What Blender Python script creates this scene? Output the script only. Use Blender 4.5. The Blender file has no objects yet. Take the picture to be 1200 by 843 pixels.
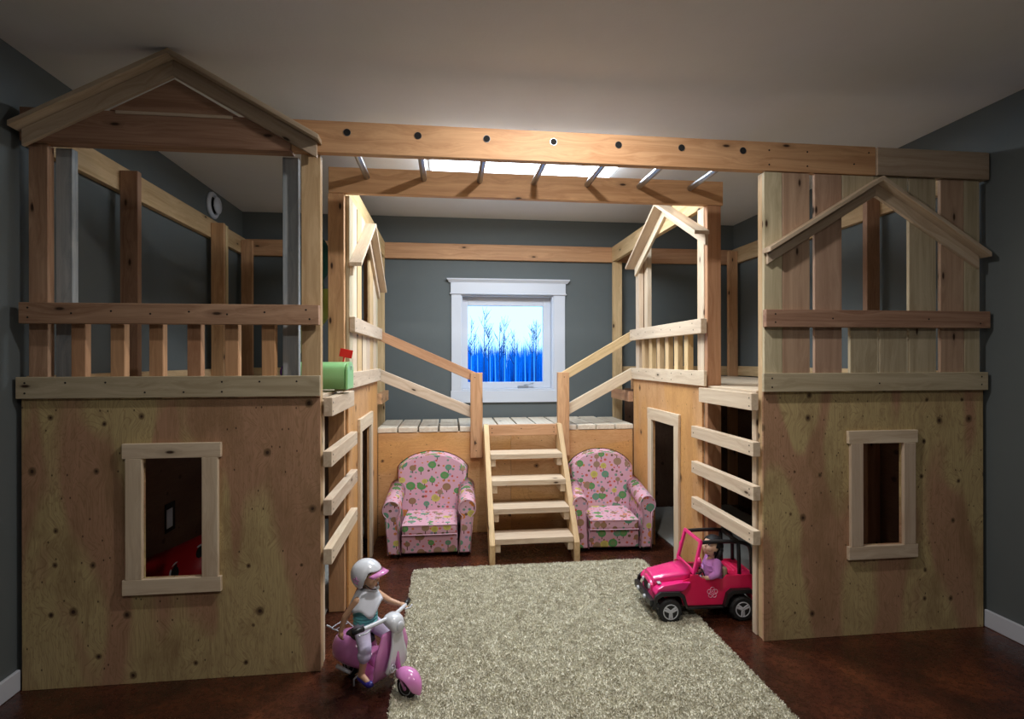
import bpy, bmesh, math, random
from mathutils import Vector, Matrix, Euler
random.seed(7)
C = bpy.context.scene
COL = bpy.context.collection
R = math.radians

# ------------------------------------------------------------------ camera
cd = bpy.data.cameras.new('camera')
cam = bpy.data.objects.new('camera', cd); COL.objects.link(cam)
cd.sensor_fit = 'HORIZONTAL'; cd.sensor_width = 36.0
cd.lens = 36.0 * 628.5 / 1200.0
cam.location = (0, 0, 1.382)
cam.rotation_euler = (R(90.0), R(0.11), -0.1163)
cd.clip_start = 0.05; cd.clip_end = 300
C.camera = cam

# ------------------------------------------------------------------ sky, lamps, exposure
w = bpy.data.worlds.new('sky'); C.world = w; w.use_nodes = True
bg = w.node_tree.nodes['Background']
bg.inputs['Color'].default_value = (0.32, 0.62, 1.0, 1); bg.inputs['Strength'].default_value = 2.7
C.view_settings.view_transform = 'Standard'; C.view_settings.look = 'None'
C.view_settings.exposure = 0.0; C.view_settings.gamma = 1.0
C.view_settings.use_curve_mapping = False

def area(name, loc, size, power, color, shape='RECTANGLE', sy=None, spread=math.pi):
    l = bpy.data.lights.new(name, 'AREA'); l.shape = shape; l.size = size
    if sy: l.size_y = sy
    l.energy = power; l.color = color; l.spread = spread
    o = bpy.data.objects.new(name, l); o.location = loc; COL.objects.link(o)
    return o
PANEL_W, CAN_W, REAR_W = 43.0, 26.0, 10.0
area('ceiling_panel_lamp', (0.49, 3.45, 2.617), 1.18, PANEL_W, (0.83, 0.92, 1.0), sy=0.55)
area('ceiling_can_lamp', (0.49, 1.815, 2.672), 0.10, CAN_W, (1.0, 0.95, 0.91), 'DISK')
area('ceiling_can_lamp', (-0.55, 0.1, 2.672), 0.12, REAR_W, (1.0, 0.95, 0.90), 'DISK')
area('ceiling_can_lamp', (1.35, 0.1, 2.672), 0.12, REAR_W, (1.0, 0.95, 0.90), 'DISK')

# ------------------------------------------------------------------ materials
class NT:
    def __init__(s, name):
        s.m = bpy.data.materials.new(name); s.m.use_nodes = True
        s.t = s.m.node_tree; s.b = s.t.nodes['Principled BSDF']
    def n(s, typ, **kw):
        x = s.t.nodes.new(typ)
        for k, v in kw.items():
            if k in x.inputs.keys() and not hasattr(x, k): x.inputs[k].default_value = v
            else: setattr(x, k, v)
        return x
    def l(s, a, b): s.t.links.new(a, b)
    def val(s, x, v):
        if hasattr(v, 'is_output') : s.l(v, x)
        else: x.default_value = v
    def math(s, op, a, b=None, c=None, clamp=False):
        x = s.t.nodes.new('ShaderNodeMath'); x.operation = op; x.use_clamp = clamp
        s.val(x.inputs[0], a)
        if b is not None: s.val(x.inputs[1], b)
        if c is not None: s.val(x.inputs[2], c)
        return x.outputs[0]
    def vmath(s, op, a, b=None):
        x = s.t.nodes.new('ShaderNodeVectorMath'); x.operation = op
        s.val(x.inputs[0], a)
        if b is not None: s.val(x.inputs[1], b)
        return x.outputs[0]
    def mix(s, f, a, b, mode='MIX'):
        x = s.t.nodes.new('ShaderNodeMix'); x.data_type = 'RGBA'; x.blend_type = mode
        s.val(x.inputs[0], f); s.val(x.inputs[6], c4(a)); s.val(x.inputs[7], c4(b))
        return x.outputs[2]
    def ramp(s, f, stops, interp='LINEAR'):
        x = s.t.nodes.new('ShaderNodeValToRGB'); x.color_ramp.interpolation = interp
        e = x.color_ramp.elements
        while len(e) < len(stops): e.new(0.5)
        for i, (p, c) in enumerate(stops):
            e[i].position = p; e[i].color = c4(c) if not isinstance(c, (int, float)) else (c, c, c, 1)
        s.l(f, x.inputs[0]); return x.outputs[0]
    def coord(s, kind='Object'): return s.t.nodes.new('ShaderNodeTexCoord').outputs[kind]
    def map(s, v, scale=(1, 1, 1), loc=(0, 0, 0), rot=(0, 0, 0)):
        x = s.t.nodes.new('ShaderNodeMapping'); s.l(v, x.inputs[0])
        s.val(x.inputs[1], loc); x.inputs[2].default_value = rot; x.inputs[3].default_value = scale
        return x.outputs[0]
    def noise(s, v, scale=5, detail=4, rough=.5, dist=0):
        x = s.t.nodes.new('ShaderNodeTexNoise'); s.l(v, x.inputs['Vector'])
        x.inputs['Scale'].default_value = scale; x.inputs['Detail'].default_value = detail
        x.inputs['Roughness'].default_value = rough; x.inputs['Distortion'].default_value = dist
        return x.outputs[0]
    def voro(s, v, scale=5, rnd=1, feature='F1', dims='3D'):
        x = s.t.nodes.new('ShaderNodeTexVoronoi'); x.feature = feature; x.voronoi_dimensions = dims
        s.l(v, x.inputs['Vector']); x.inputs['Scale'].default_value = scale
        x.inputs['Randomness'].default_value = rnd; return x
    def bump(s, h, strength=.3, dist=.002):
        x = s.t.nodes.new('ShaderNodeBump'); s.l(h, x.inputs['Height'])
        x.inputs['Strength'].default_value = strength; x.inputs['Distance'].default_value = dist
        s.l(x.outputs[0], s.b.inputs['Normal'])
    def base(s, c, rough=.5, spec=.5, metal=0):
        s.val(s.b.inputs['Base Color'], c4(c)); s.val(s.b.inputs['Roughness'], rough)
        s.b.inputs['Specular IOR Level'].default_value = spec; s.b.inputs['Metallic'].default_value = metal
def c4(c):
    return (c[0], c[1], c[2], 1) if isinstance(c, (tuple, list)) and len(c) == 3 else c

def wood(name, light, dark, rough=.6, knots=True, var=.28, spec=.3, relief=.25):
    N = NT(name)
    oi = N.n('ShaderNodeObjectInfo')
    off = N.n('ShaderNodeCombineXYZ')
    N.l(N.math('MULTIPLY', oi.outputs['Random'], 37.0), off.inputs[0])
    N.l(N.math('MULTIPLY', oi.outputs['Random'], 91.0), off.inputs[1])
    N.l(N.math('MULTIPLY', oi.outputs['Random'], 53.0), off.inputs[2])
    p = N.vmath('ADD', N.coord(), off.outputs[0])
    # knots push the grain aside
    q2 = N.n('ShaderNodeSeparateXYZ'); N.l(p, q2.inputs[0]); q3 = N.n('ShaderNodeCombineXYZ'); N.l(q2.outputs[0], q3.inputs[0]); N.l(N.math('ADD', q2.outputs[1], N.math('MULTIPLY', q2.outputs[2], .6)), q3.inputs[1])
    kv = N.voro(N.map(q3.outputs[0], (3.2, 9, 0)), 1.0, dims='2D')
    kd = kv.outputs['Distance']
    bend = N.math('MULTIPLY', N.math('SUBTRACT', 1.0, N.math('MINIMUM', N.math('MULTIPLY', kd, 2.2), 1.0)), .02)
    bv = N.n('ShaderNodeCombineXYZ'); N.l(bend, bv.inputs[1]); N.l(bend, bv.inputs[2])
    g = N.vmath('ADD', p, bv.outputs[0])
    rings = N.noise(N.map(g, (1.1, 26, 26)), 1.0, 3, .55, 1.2)
    fine = N.noise(N.map(g, (9, 260, 260)), 1.0, 2, .6)
    blot = N.noise(N.map(p, (1.2, 3, 3)), 1.0, 2, .5)
    r = N.math('ADD', N.math('MULTIPLY', rings, .75), N.math('MULTIPLY', fine, .25))
    col = N.ramp(r, [(.36, dark), (.5, [(a + b) / 2 for a, b in zip(light, dark)]), (.66, light)])
    hs = N.n('ShaderNodeHueSaturation')
    N.l(N.math('ADD', .495, N.math('MULTIPLY', oi.outputs['Random'], .011)), hs.inputs['Hue'])
    N.l(N.math('ADD', 1 - var * .75, N.math('ADD', N.math('MULTIPLY', oi.outputs['Random'], var), N.math('MULTIPLY', blot, var))), hs.inputs['Value'])
    N.l(col, hs.inputs['Color']); col = hs.outputs[0]
    if knots:
        sel = N.math('GREATER_THAN', N.n('ShaderNodeSeparateColor').outputs[0], .80)
        sc = sel.node.inputs[0].links[0].from_node; N.l(kv.outputs['Color'], sc.inputs[0])
        k = N.math('MULTIPLY', sel, N.ramp(kd, [(.035, 1.0), (.075, 0.0)]))
        ring = N.math('MULTIPLY', sel, N.ramp(kd, [(.05, 0.5), (.2, 0.0)]))
        col = N.mix(ring, col, [a * .62 for a in dark])
        col = N.mix(k, col, (.045, .022, .012))
    N.base(col, N.math('ADD', rough - .1, N.math('MULTIPLY', rings, .2)), spec)
    N.bump(r, relief, .0012)
    return N.m

def plywood(name, cols, kcol=(.05, .025, .015), rough=.62, kscale=4.6, pick=.36):
    N = NT(name); y, pk, dk = cols
    oi = N.n('ShaderNodeObjectInfo'); off = N.n('ShaderNodeCombineXYZ')
    for i, q in enumerate((11, 23, 0)): N.l(N.math('MULTIPLY', oi.outputs['Random'], float(q)), off.inputs[i])
    p = N.vmath('ADD', N.coord(), off.outputs[0])
    kv = N.voro(N.map(p, (1, 1.15, 0)), kscale, dims='2D'); kd = kv.outputs['Distance']
    bend = N.math('MULTIPLY', N.math('SUBTRACT', 1.0, N.math('MINIMUM', N.math('MULTIPLY', kd, 3.0), 1.0)), .045)
    bv = N.n('ShaderNodeCombineXYZ'); N.l(bend, bv.inputs[1])
    g = N.vmath('ADD', p, bv.outputs[0])
    big = N.noise(N.map(p, (.9, 3.2, .01)), 1.0, 2, .5, .6)
    wv = N.noise(N.map(g, (1.6, 7, .01)), 1.0, 3, .55, 2.4)
    bands = N.math('ABSOLUTE', N.math('SINE', N.math('MULTIPLY', wv, 44.0)))
    fine = N.noise(N.map(g, (5, 150, .01)), 1.0, 2, .6)
    col = N.mix(N.ramp(big, [(.47, 0.0), (.54, .9)]), y, pk)
    col = N.mix(N.math('MULTIPLY', N.ramp(bands, [(.0, 1.0), (.5, 0.0)]), .55), col, dk)
    col = N.mix(N.ramp(fine, [(.4, .28), (.6, 0.0)]), col, dk)
    stain = N.noise(N.map(p, (2.2, 5.0, .01)), 1.0, 5, .7)
    col = N.mix(N.ramp(stain, [(.34, .6), (.52, 0.0)]), col, dk)
    sv = N.voro(N.map(p, (1, 1.6, 0)), 11.0, dims='2D'); s2 = N.n('ShaderNodeSeparateColor'); N.l(sv.outputs['Color'], s2.inputs[0])
    col = N.mix(N.math('MULTIPLY', N.math('GREATER_THAN', s2.outputs[0], .72), N.ramp(sv.outputs['Distance'], [(.03, .9), (.07, 0.0)])), col, kcol)
    sep = N.n('ShaderNodeSeparateColor'); N.l(kv.outputs['Color'], sep.inputs[0])
    sel = N.math('GREATER_THAN', sep.outputs[0], pick)
    jit = N.noise(N.map(p, (30, 30, .01)), 1.0, 2)
    kd2 = N.math('ADD', kd, N.math('MULTIPLY', N.math('SUBTRACT', jit, .5), .05))
    kd3 = N.math('DIVIDE', kd2, N.math('ADD', .55, sep.outputs[1]))
    col = N.mix(N.math('MULTIPLY', sel, N.ramp(kd3, [(.045, .85), (.075, 0.0)])), col, [a * .5 for a in dk])
    col = N.mix(N.math('MULTIPLY', sel, N.ramp(kd3, [(.020, 1.0), (.032, 0.0)])), col, kcol)
    N.base(col, rough, .3); N.bump(bands, .08, .001)
    return N.m

def plain(name, col, rough=.5, metal=0, spec=.5, bump=None, var=0.0, coat=0):
    N = NT(name)
    c = c4(col)
    if var:
        n = N.noise(N.coord(), 9, 4, .6)
        c = N.mix(n, [a * (1 - var) for a in col], [min(1, a * (1 + var)) for a in col])
    N.base(c, rough, spec, metal)
    if coat: N.b.inputs['Coat Weight'].default_value = coat; N.b.inputs['Coat Roughness'].default_value = .08
    if bump: N.bump(N.noise(N.coord(), bump[0], 3, .6), bump[1], bump[2])
    return N.m

def emit(name, col, s):
    N = NT(name); N.base((0, 0, 0)); N.b.inputs['Emission Color'].default_value = c4(col)
    N.b.inputs['Emission Strength'].default_value = s; return N.m

M = {}
M['fir'] = wood('fir_reddish', (.57, .33, .18), (.41, .21, .105))
M['firdark'] = wood('fir_dark', (.44, .27, .175), (.27, .145, .088))
M['pine'] = wood('pine_yellow', (.66, .48, .27), (.47, .31, .15))
M['white'] = wood('pine_white', (.66, .54, .40), (.52, .39, .27), var=.2)
M['grey'] = wood('pine_greenish', (.54, .46, .31), (.39, .32, .20), var=.2)
M['pinkw'] = wood('pine_pinkish', (.50, .345, .235), (.37, .235, .155), var=.2)
M['tanw'] = wood('pine_tan', (.56, .45, .33), (.42, .31, .21), var=.2)
M['slat'] = wood('deck_slat_pine', (.74, .66, .54), (.60, .50, .38), rough=.5, var=.15, spec=.4, relief=.05)
M['blue'] = wood('pine_bluestain', (.42, .44, .44), (.24, .27, .29), knots=False)
M['plyf'] = plywood('plywood_front', ((.55, .43, .21), (.46, .25, .155), (.26, .155, .075)))
M['plyo'] = plywood('plywood_orange', ((.64, .345, .125), (.62, .355, .17), (.43, .205, .07)), kscale=3.2, pick=.5)
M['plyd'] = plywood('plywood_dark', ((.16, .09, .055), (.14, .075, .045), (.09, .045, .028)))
M['hole'] = plain('recess_shade', (.008, .007, .007), .9)  # near-black standing in for the shade inside hollows
M['screw'] = plain('screw_head', (.03, .026, .024), .45, .5)
M['steel'] = plain('galvanised_steel', (.36, .38, .40), .32, 1.0, var=.2)
M['trim'] = plain('white_paint_daylit', (.62, .655, .73), .35)  # white with the blue tint of daylight put into the colour
M['wall'] = plain('slate_grey_paint', (.118, .135, .138), .62, spec=.25, bump=(160, .12, .0006), var=.05)
M['ceil'] = plain('ceiling_paint', (.72, .72, .735), .9, spec=.15, bump=(70, .35, .002), var=.03)
M['lamp'] = emit('lamp_diffuser', (.82, .92, 1.0), 9.0)
M['canlamp'] = emit('can_diffuser', (.85, .9, 1.0), 9.0)

def floor_mat():
    N = NT('stained_red_brown_floor'); p = N.coord()
    a = N.noise(p, 3.2, 6, .65, .5); b = N.noise(p, 40, 4, .7); c = N.voro(p, 120).outputs['Distance']
    col = N.ramp(a, [(.3, (.020, .0075, .0045)), (.5, (.065, .017, .008)), (.68, (.13, .036, .014))])
    col = N.mix(N.ramp(b, [(.42, .5), (.62, 0.0)]), col, (.02, .008, .005))
    col = N.mix(N.ramp(c, [(.08, .25), (.2, 0.0)]), col, (.20, .07, .03))
    N.base(col, N.ramp(b, [(.3, .20), (.7, .36)]), .5); N.bump(b, .12, .001)
    return N.m
M['floor'] = floor_mat()

# ------------------------------------------------------------------ object helpers
W = {}
def link(o, parent, Mw):
    COL.objects.link(o)
    W[o.name] = Mw.copy()
    if parent is not None:
        o.parent = parent; o.matrix_basis = W[parent.name].inverted() @ Mw
    else: o.matrix_basis = Mw
    return o
def T(x, y, z): return Matrix.Translation((x, y, z))
def tag(o, label=None, cat=None, group=None, kind=None):
    if label: o['label'] = label
    if cat: o['category'] = cat
    if group: o['group'] = group
    if kind: o['kind'] = kind
    return o
def empty(name, Mw, label=None, cat=None, group=None, kind=None, parent=None):
    o = bpy.data.objects.new(name, None); o.empty_display_size = .05
    link(o, parent, Mw); return tag(o, label, cat, group, kind)
def mk(name, bm, mat, parent=None, Mw=None, smooth=False, kind=None, label=None):
    me = bpy.data.meshes.new(name)
    bmesh.ops.recalc_face_normals(bm, faces=bm.faces[:]) if len(bm.faces) else None
    bm.to_mesh(me); bm.free()
    for m in (mat if isinstance(mat, (list, tuple)) else [mat]): me.materials.append(m)
    if smooth: me.polygons.foreach_set('use_smooth', [True] * len(me.polygons))
    o = bpy.data.objects.new(name, me)
    link(o, parent, Mw if Mw is not None else (W[parent.name] if parent is not None else Matrix()))
    return tag(o, label, kind=kind)
class Fr:
    """a facade frame: s along the face, z up, d outwards"""
    def __init__(s, o, sd, nd): s.o = Vector((o[0], o[1], 0)); s.s = Vector(sd); s.n = Vector(nd); s.z = Vector((0, 0, 1))
    def p(s, a, z, d): return s.o + s.s * a + s.z * z + s.n * d
def poly_bm(pts, th, bev=.002):
    bm = bmesh.new()
    lo = [bm.verts.new((a, b, 0)) for a, b in pts]; hi = [bm.verts.new((a, b, th)) for a, b in pts]
    bm.faces.new(lo); bm.faces.new(hi[::-1]); n = len(pts)
    for i in range(n): bm.faces.new((lo[i], lo[(i + 1) % n], hi[(i + 1) % n], hi[i]))
    if bev: bmesh.ops.bevel(bm, geom=bm.edges[:], offset=bev, segments=1, affect='EDGES', profile=.5)
    return bm
def prism(name, mat, parent, fr, pts, d0, d1, grain=None, bev=.002, **k):
    """polygon pts (s,z) extruded from d0 to d1; the mesh's own x axis runs along the grain"""
    g = Vector(grain) if grain else Vector((1, 0)); g.normalize(); q = Vector((-g.y, g.x))
    cx = sum(a for a, b in pts) / len(pts); cz = sum(b for a, b in pts) / len(pts)
    loc = [((a - cx) * g.x + (b - cz) * g.y, (a - cx) * q.x + (b - cz) * q.y) for a, b in pts]
    X = fr.s * g.x + fr.z * g.y; Y = fr.s * q.x + fr.z * q.y; Z = X.cross(Y)
    sg = 1 if Z.dot(fr.n) > 0 else -1
    o = fr.p(cx, cz, d0 if sg > 0 else d1)
    Mw = Matrix(((X.x, Y.x, Z.x, o.x), (X.y, Y.y, Z.y, o.y), (X.z, Y.z, Z.z, o.z), (0, 0, 0, 1)))
    return mk(name, poly_bm(loc, abs(d1 - d0), bev), mat, parent, Mw, **k)
def rect(name, mat, parent, fr, s0, s1, z0, z1, d0, d1, grain=None, **k):
    if grain is None: grain = (1, 0) if abs(s1 - s0) >= abs(z1 - z0) else (0, 1)
    return prism(name, mat, parent, fr, [(s0, z0), (s1, z0), (s1, z1), (s0, z1)], d0, d1, grain, **k)
FX = Fr((0, 0), (1, 0, 0), (0, -1, 0))       # s = X, d = -Y
FY = Fr((0, 0), (0, 1, 0), (1, 0, 0))        # s = Y, d = X
def bx(name, mat, parent, x0, x1, y0, y1, z0, z1, grain=None, **k):
    """axis box; grain along its longest side"""
    dx, dy, dz = x1 - x0, y1 - y0, z1 - z0
    if dy > dx and dy >= dz: return rect(name, mat, parent, FY, y0, y1, z0, z1, x0, x1, (1, 0), **k)
    return rect(name, mat, parent, FX, x0, x1, z0, z1, -y1, -y0, (1, 0) if dx >= dz else (0, 1), **k)
def panel_hole(name, mat, parent, fr, s0, s1, z0, z1, a0, a1, b0, b1, d0, d1):
    if b0 <= z0:
        return prism(name, mat, parent, fr, [(s0, z0), (a0, z0), (a0, b1), (a1, b1), (a1, z0), (s1, z0), (s1, z1), (s0, z1)], d0, d1, (0, 1), .0012)
    bm = bmesh.new(); cx, cz = (s0 + s1) / 2, (z0 + z1) / 2
    X = fr.z; Y = -fr.s; Z = X.cross(Y); sg = 1 if Z.dot(fr.n) > 0 else -1
    o = fr.p(cx, cz, d0 if sg > 0 else d1); th = abs(d1 - d0)
    def P(s, z, t): return bm.verts.new((z - cz, -(s - cx), t))
    O = [(s0, z0), (s1, z0), (s1, z1), (s0, z1)]; I = [(a0, b0), (a1, b0), (a1, b1), (a0, b1)]
    ol = [P(*q, 0) for q in O]; oh = [P(*q, th) for q in O]; il = [P(*q, 0) for q in I]; ih = [P(*q, th) for q in I]
    for i in range(4):
        j = (i + 1) % 4
        bm.faces.new((ol[i], ol[j], il[j], il[i])); bm.faces.new((oh[i], ih[i], ih[j], oh[j]))
        bm.faces.new((ol[i], oh[i], oh[j], ol[j])); bm.faces.new((il[i], il[j], ih[j], ih[i]))
    Mw = Matrix(((X.x, Y.x, Z.x, o.x), (X.y, Y.y, Z.y, o.y), (X.z, Y.z, Z.z, o.z), (0, 0, 0, 1)))
    return mk(name, bm, mat, parent, Mw)
def cyl(bm, p0, p1, r0, r1=None, seg=16, caps=True):
    p0 = Vector(p0); p1 = Vector(p1); r1 = r0 if r1 is None else r1
    v = p1 - p0; q = v.to_track_quat('Z', 'Y').to_matrix().to_4x4()
    bmesh.ops.create_cone(bm, cap_ends=caps, segments=seg, radius1=max(r0, 1e-5), radius2=max(r1, 1e-5), depth=v.length, matrix=Matrix.Translation((p0 + p1) / 2) @ q)
def ball(bm, c, r, s=(1, 1, 1), u=16, v=10, rot=None):
    m = Matrix.Translation(c) @ (rot.to_matrix().to_4x4() if rot else Matrix()) @ Matrix.Diagonal((s[0] * r, s[1] * r, s[2] * r, 1))
    bmesh.ops.create_uvsphere(bm, u_segments=u, v_segments=v, radius=1, matrix=m)
def capsule(bm, p0, p1, r0, r1=None, seg=12):
    r1 = r0 if r1 is None else r1
    cyl(bm, p0, p1, r0, r1, seg); ball(bm, p0, r0, u=seg, v=8); ball(bm, p1, r1, u=seg, v=8)
def tube(bm, pts, r, seg=10, closed=False):
    pts = [Vector(p) for p in pts]; n = len(pts); rings = []; prev = None
    rr = r if isinstance(r, (list, tuple)) else [r] * n
    for i, p in enumerate(pts):
        a = pts[(i - 1) % n] if (closed or i > 0) else p; b = pts[(i + 1) % n] if (closed or i < n - 1) else p
        t = (b - a).normalized()
        if prev is None: u = t.orthogonal().normalized()
        else: u = (prev - t * prev.dot(t)).normalized()
        prev = u; v = t.cross(u)
        rings.append([bm.verts.new(p + (u * math.cos(2 * math.pi * k / seg) + v * math.sin(2 * math.pi * k / seg)) * rr[i]) for k in range(seg)])
    for i in range(n if closed else n - 1):
        A, B = rings[i], rings[(i + 1) % n]
        for k in range(seg): bm.faces.new((A[k], A[(k + 1) % seg], B[(k + 1) % seg], B[k]))
    if not closed: bm.faces.new(rings[0][::-1]); bm.faces.new(rings[-1])
def smoothpath(pts, n=8):
    P = [Vector(p) for p in pts]; out = []
    for i in range(len(P) - 1):
        a = P[max(i - 1, 0)]; b = P[i]; c = P[i + 1]; d = P[min(i + 2, len(P) - 1)]
        for k in range(n):
            t = k / n
            out.append(.5 * ((2 * b) + (c - a) * t + (2 * a - 5 * b + 4 * c - d) * t * t + (3 * b - a - 3 * c + d) * t ** 3))
    out.append(P[-1]); return out
def loft(bm, rings, cap=True):
    vs = [[bm.verts.new(p) for p in r] for r in rings]; n = len(vs[0])
    for A, B in zip(vs, vs[1:]):
        for k in range(n): bm.faces.new((A[k], A[(k + 1) % n], B[(k + 1) % n], B[k]))
    if cap: bm.faces.new(vs[0][::-1]); bm.faces.new(vs[-1])
def box(bm, x0, x1, y0, y1, z0, z1, bev=0, seg=2):
    r = bmesh.ops.create_cube(bm, size=1, matrix=Matrix.Translation(((x0 + x1) / 2, (y0 + y1) / 2, (z0 + z1) / 2)) @ Matrix.Diagonal((x1 - x0, y1 - y0, z1 - z0, 1)))
    if bev:
        ed = list({e for v in r['verts'] for e in v.link_edges})
        bmesh.ops.bevel(bm, geom=ed, offset=bev, segments=seg, affect='EDGES', profile=.6)
def screws(parent, fr, pts, d):
    bm = bmesh.new()
    for s, z in pts:
        c = fr.p(s, z, d); cyl(bm, c - fr.n * .002, c + fr.n * .0008, .0042, seg=8)
    return mk('screw_heads', bm, M['screw'], parent, Matrix(), kind='stuff')
# ------------------------------------------------------------------ the room
XL, XR, YB, YF, ZC = -1.80, 2.757, 4.95, -1.6, 2.685
def sbox(name, mat, x0, x1, y0, y1, z0, z1):
    bm = bmesh.new(); box(bm, x0, x1, y0, y1, z0, z1)
    return mk(name, bm, mat, kind='structure')
sbox('floor', M['floor'], XL - .15, XR + .15, YF - .15, YB + .15, -.1, 0)
sbox('ceiling', M['ceil'], XL - .15, XR + .15, YF - .15, YB + .15, ZC, ZC + .1)
sbox('wall_left', M['wall'], XL - .15, XL, YF - .15, YB + .15, 0, ZC)
sbox('wall_right', M['wall'], XR, XR + .15, YF - .15, YB + .15, 0, ZC)
sbox('wall_front', M['wall'], XL, XR, YF - .15, YF, 0, ZC)
# back wall with the window opening
WX0, WX1, WZ0, WZ1 = .105, .972, 1.095, 1.985
bm = bmesh.new()
O = [(XL, 0), (XR, 0), (XR, ZC), (XL, ZC)]; I = [(WX0, WZ0), (WX1, WZ0), (WX1, WZ1), (WX0, WZ1)]
v = [[bm.verts.new((a, y, b)) for a, b in q] for y in (YB, YB + .15) for q in (O, I)]
for i in range(4):
    j = (i + 1) % 4
    bm.faces.new((v[0][i], v[0][j], v[1][j], v[1][i])); bm.faces.new((v[2][i], v[3][i], v[3][j], v[2][j]))
    bm.faces.new((v[0][i], v[2][i], v[2][j], v[0][j])); bm.faces.new((v[1][i], v[1][j], v[3][j], v[3][i]))
mk('wall_back', bm, M['wall'], kind='structure')
for nm, x0, x1 in (('baseboard_left', XL, XL + .016), ('baseboard_right', XR - .016, XR)):
    bm = bmesh.new(); box(bm, x0, x1, YF, 2.47, 0, .088, .003, 1); mk(nm, bm, M['trim'], kind='structure')
bm = bmesh.new(); box(bm, XL, XR, YF, YF + .016, 0, .088, .003, 1); mk('baseboard_front', bm, M['trim'], kind='structure')

# window
wn = empty('window_1', T((WX0 + WX1) / 2, YB, WZ0), kind='structure')
def wbox(name, x0, x1, y0, y1, z0, z1, bev=.003, mat='trim', parent=wn):
    bm = bmesh.new(); box(bm, x0, x1, y0, y1, z0, z1, bev, 1)
    for vv in bm.verts: vv.co -= Vector(W[parent.name].translation)
    return mk(name, bm, M[mat], parent)
wbox('casing', .018, WX0 + .004, YB - .02, YB - .001, .99, 1.985)
wbox('casing', WX1 - .004, 1.078, YB - .02, YB - .001, .99, 1.985)
wbox('bottom_casing', .012, 1.084, YB - .022, YB - .001, .985, 1.095)
wbox('header_board', .012, 1.084, YB - .024, YB - .001, 1.992, 2.092)
wbox('header_bead', .004, 1.092, YB - .034, YB - .001, 1.980, 1.994, .005)
bm = bmesh.new()     # crown: sloping profile
pr = [(0, 2.090), (-.026, 2.090), (-.034, 2.100), (-.050, 2.114), (-.052, 2.124), (0, 2.124)]
ra = [bm.verts.new((-.004 - (0.018 if z > 2.11 else 0), YB + y, z)) for y, z in pr]; rb = [bm.verts.new((1.100 + (0.018 if z > 2.11 else 0), YB + y, z)) for y, z in pr]
for i in range(6): bm.faces.new((ra[i], ra[(i + 1) % 6], rb[(i + 1) % 6], rb[i]))
bm.faces.new(ra[::-1]); bm.faces.new(rb)
for vv in bm.verts: vv.co -= W[wn.name].translation
mk('header_crown', bm, M['trim'], wn)
wbox('jamb', WX0, WX0 + .016, YB, YB + .14, WZ0, WZ1, .001)
wbox('jamb', WX1 - .016, WX1, YB, YB + .14, WZ0, WZ1, .001)
wbox('jamb_head', WX0 + .016, WX1 - .016, YB, YB + .14, WZ1 - .016, WZ1, .001)
wbox('window_sill', WX0 + .016, WX1 - .016, YB, YB + .14, WZ0, WZ0 + .016, .001)
SX0, SX1, SZ0, SZ1 = WX0 + .016, WX1 - .016, WZ0 + .016, WZ1 - .016
gx0, gx1, gz0, gz1 = .172, .886, 1.170, 1.888
wbox('sash_stile', SX0, gx0, YB + .085, YB + .13, SZ0, SZ1)
wbox('sash_stile', gx1, SX1, YB + .085, YB + .13, SZ0, SZ1)
wbox('sash_rail', gx0, gx1, YB + .085, YB + .13, SZ0, gz0)
wbox('sash_rail', gx0, gx1, YB + .085, YB + .13, gz1, SZ1)
G = NT('window_glass'); G.base((1, 1, 1), 0.0); G.b.inputs['Transmission Weight'].default_value = 1; G.b.inputs['IOR'].default_value = 1.02
M['glass'] = G.m
wbox('pane', gx0 - .004, gx1 + .004, YB + .105, YB + .111, gz0 - .004, gz1 + .004, 0, 'glass')
M['alu'] = plain('grey_alloy', (.42, .44, .47), .35, .6)
cr = wbox('crank_base', .64, .74, YB + .045, YB + .084, SZ0 + .001, SZ0 + .026, .006, 'alu')
bm = bmesh.new(); pc = Vector((.70, YB + .06, SZ0 + .030))
capsule(bm, pc - pc, Vector((.075, -.012, .014)), .006, .005); ball(bm, (.08, -.012, .016), .009)
mk('crank_handle', bm, M['alu'], cr, Matrix.Translation(pc), smooth=True)

# outside: snowy ground, thicket and bare trees, seen through the pane
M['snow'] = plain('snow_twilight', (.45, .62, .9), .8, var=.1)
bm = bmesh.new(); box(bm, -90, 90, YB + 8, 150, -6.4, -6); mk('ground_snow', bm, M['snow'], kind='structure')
M['thick'] = plain('thicket_bark_twilight', (.006, .19, .60), .9, var=.5, spec=.05)  # blue cast of the twilight is put into the bark colour
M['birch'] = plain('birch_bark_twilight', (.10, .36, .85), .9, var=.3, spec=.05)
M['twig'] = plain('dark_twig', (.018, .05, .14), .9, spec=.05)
rnd = random.Random(3)
def stick(bm, p, q, r0, r1, seg=3):
    cyl(bm, p, q, r0, r1, seg, False)
vs, fs = [], []
def tri_blade(x, y, z0, h, wd, lean):
    i = len(vs); a = rnd.random() * math.pi; dx, dy = math.cos(a) * wd, math.sin(a) * wd
    vs.extend([(x - dx, y - dy, z0), (x + dx, y + dy, z0), (x + lean, y, z0 + h), (x, y + wd, z0)])
    fs.extend([(i, i + 1, i + 2), (i + 1, i + 3, i + 2), (i + 3, i, i + 2)])
for k in range(9000):
    y = rnd.uniform(33, 52); x = rnd.uniform(-12, 22) * y / 40
    tri_blade(x, y, -6, 6 + 1.38 + rnd.uniform(.35, 1.15) * (y / 40) + 1.3 * math.exp(-rnd.random() * 9), rnd.uniform(.08, .22), rnd.uniform(-.25, .25))
me = bpy.data.meshes.new('thicket'); me.from_pydata(vs, [], fs); me.materials.append(M['thick'])
th = bpy.data.objects.new('thicket', me); link(th, None, Matrix())
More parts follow.
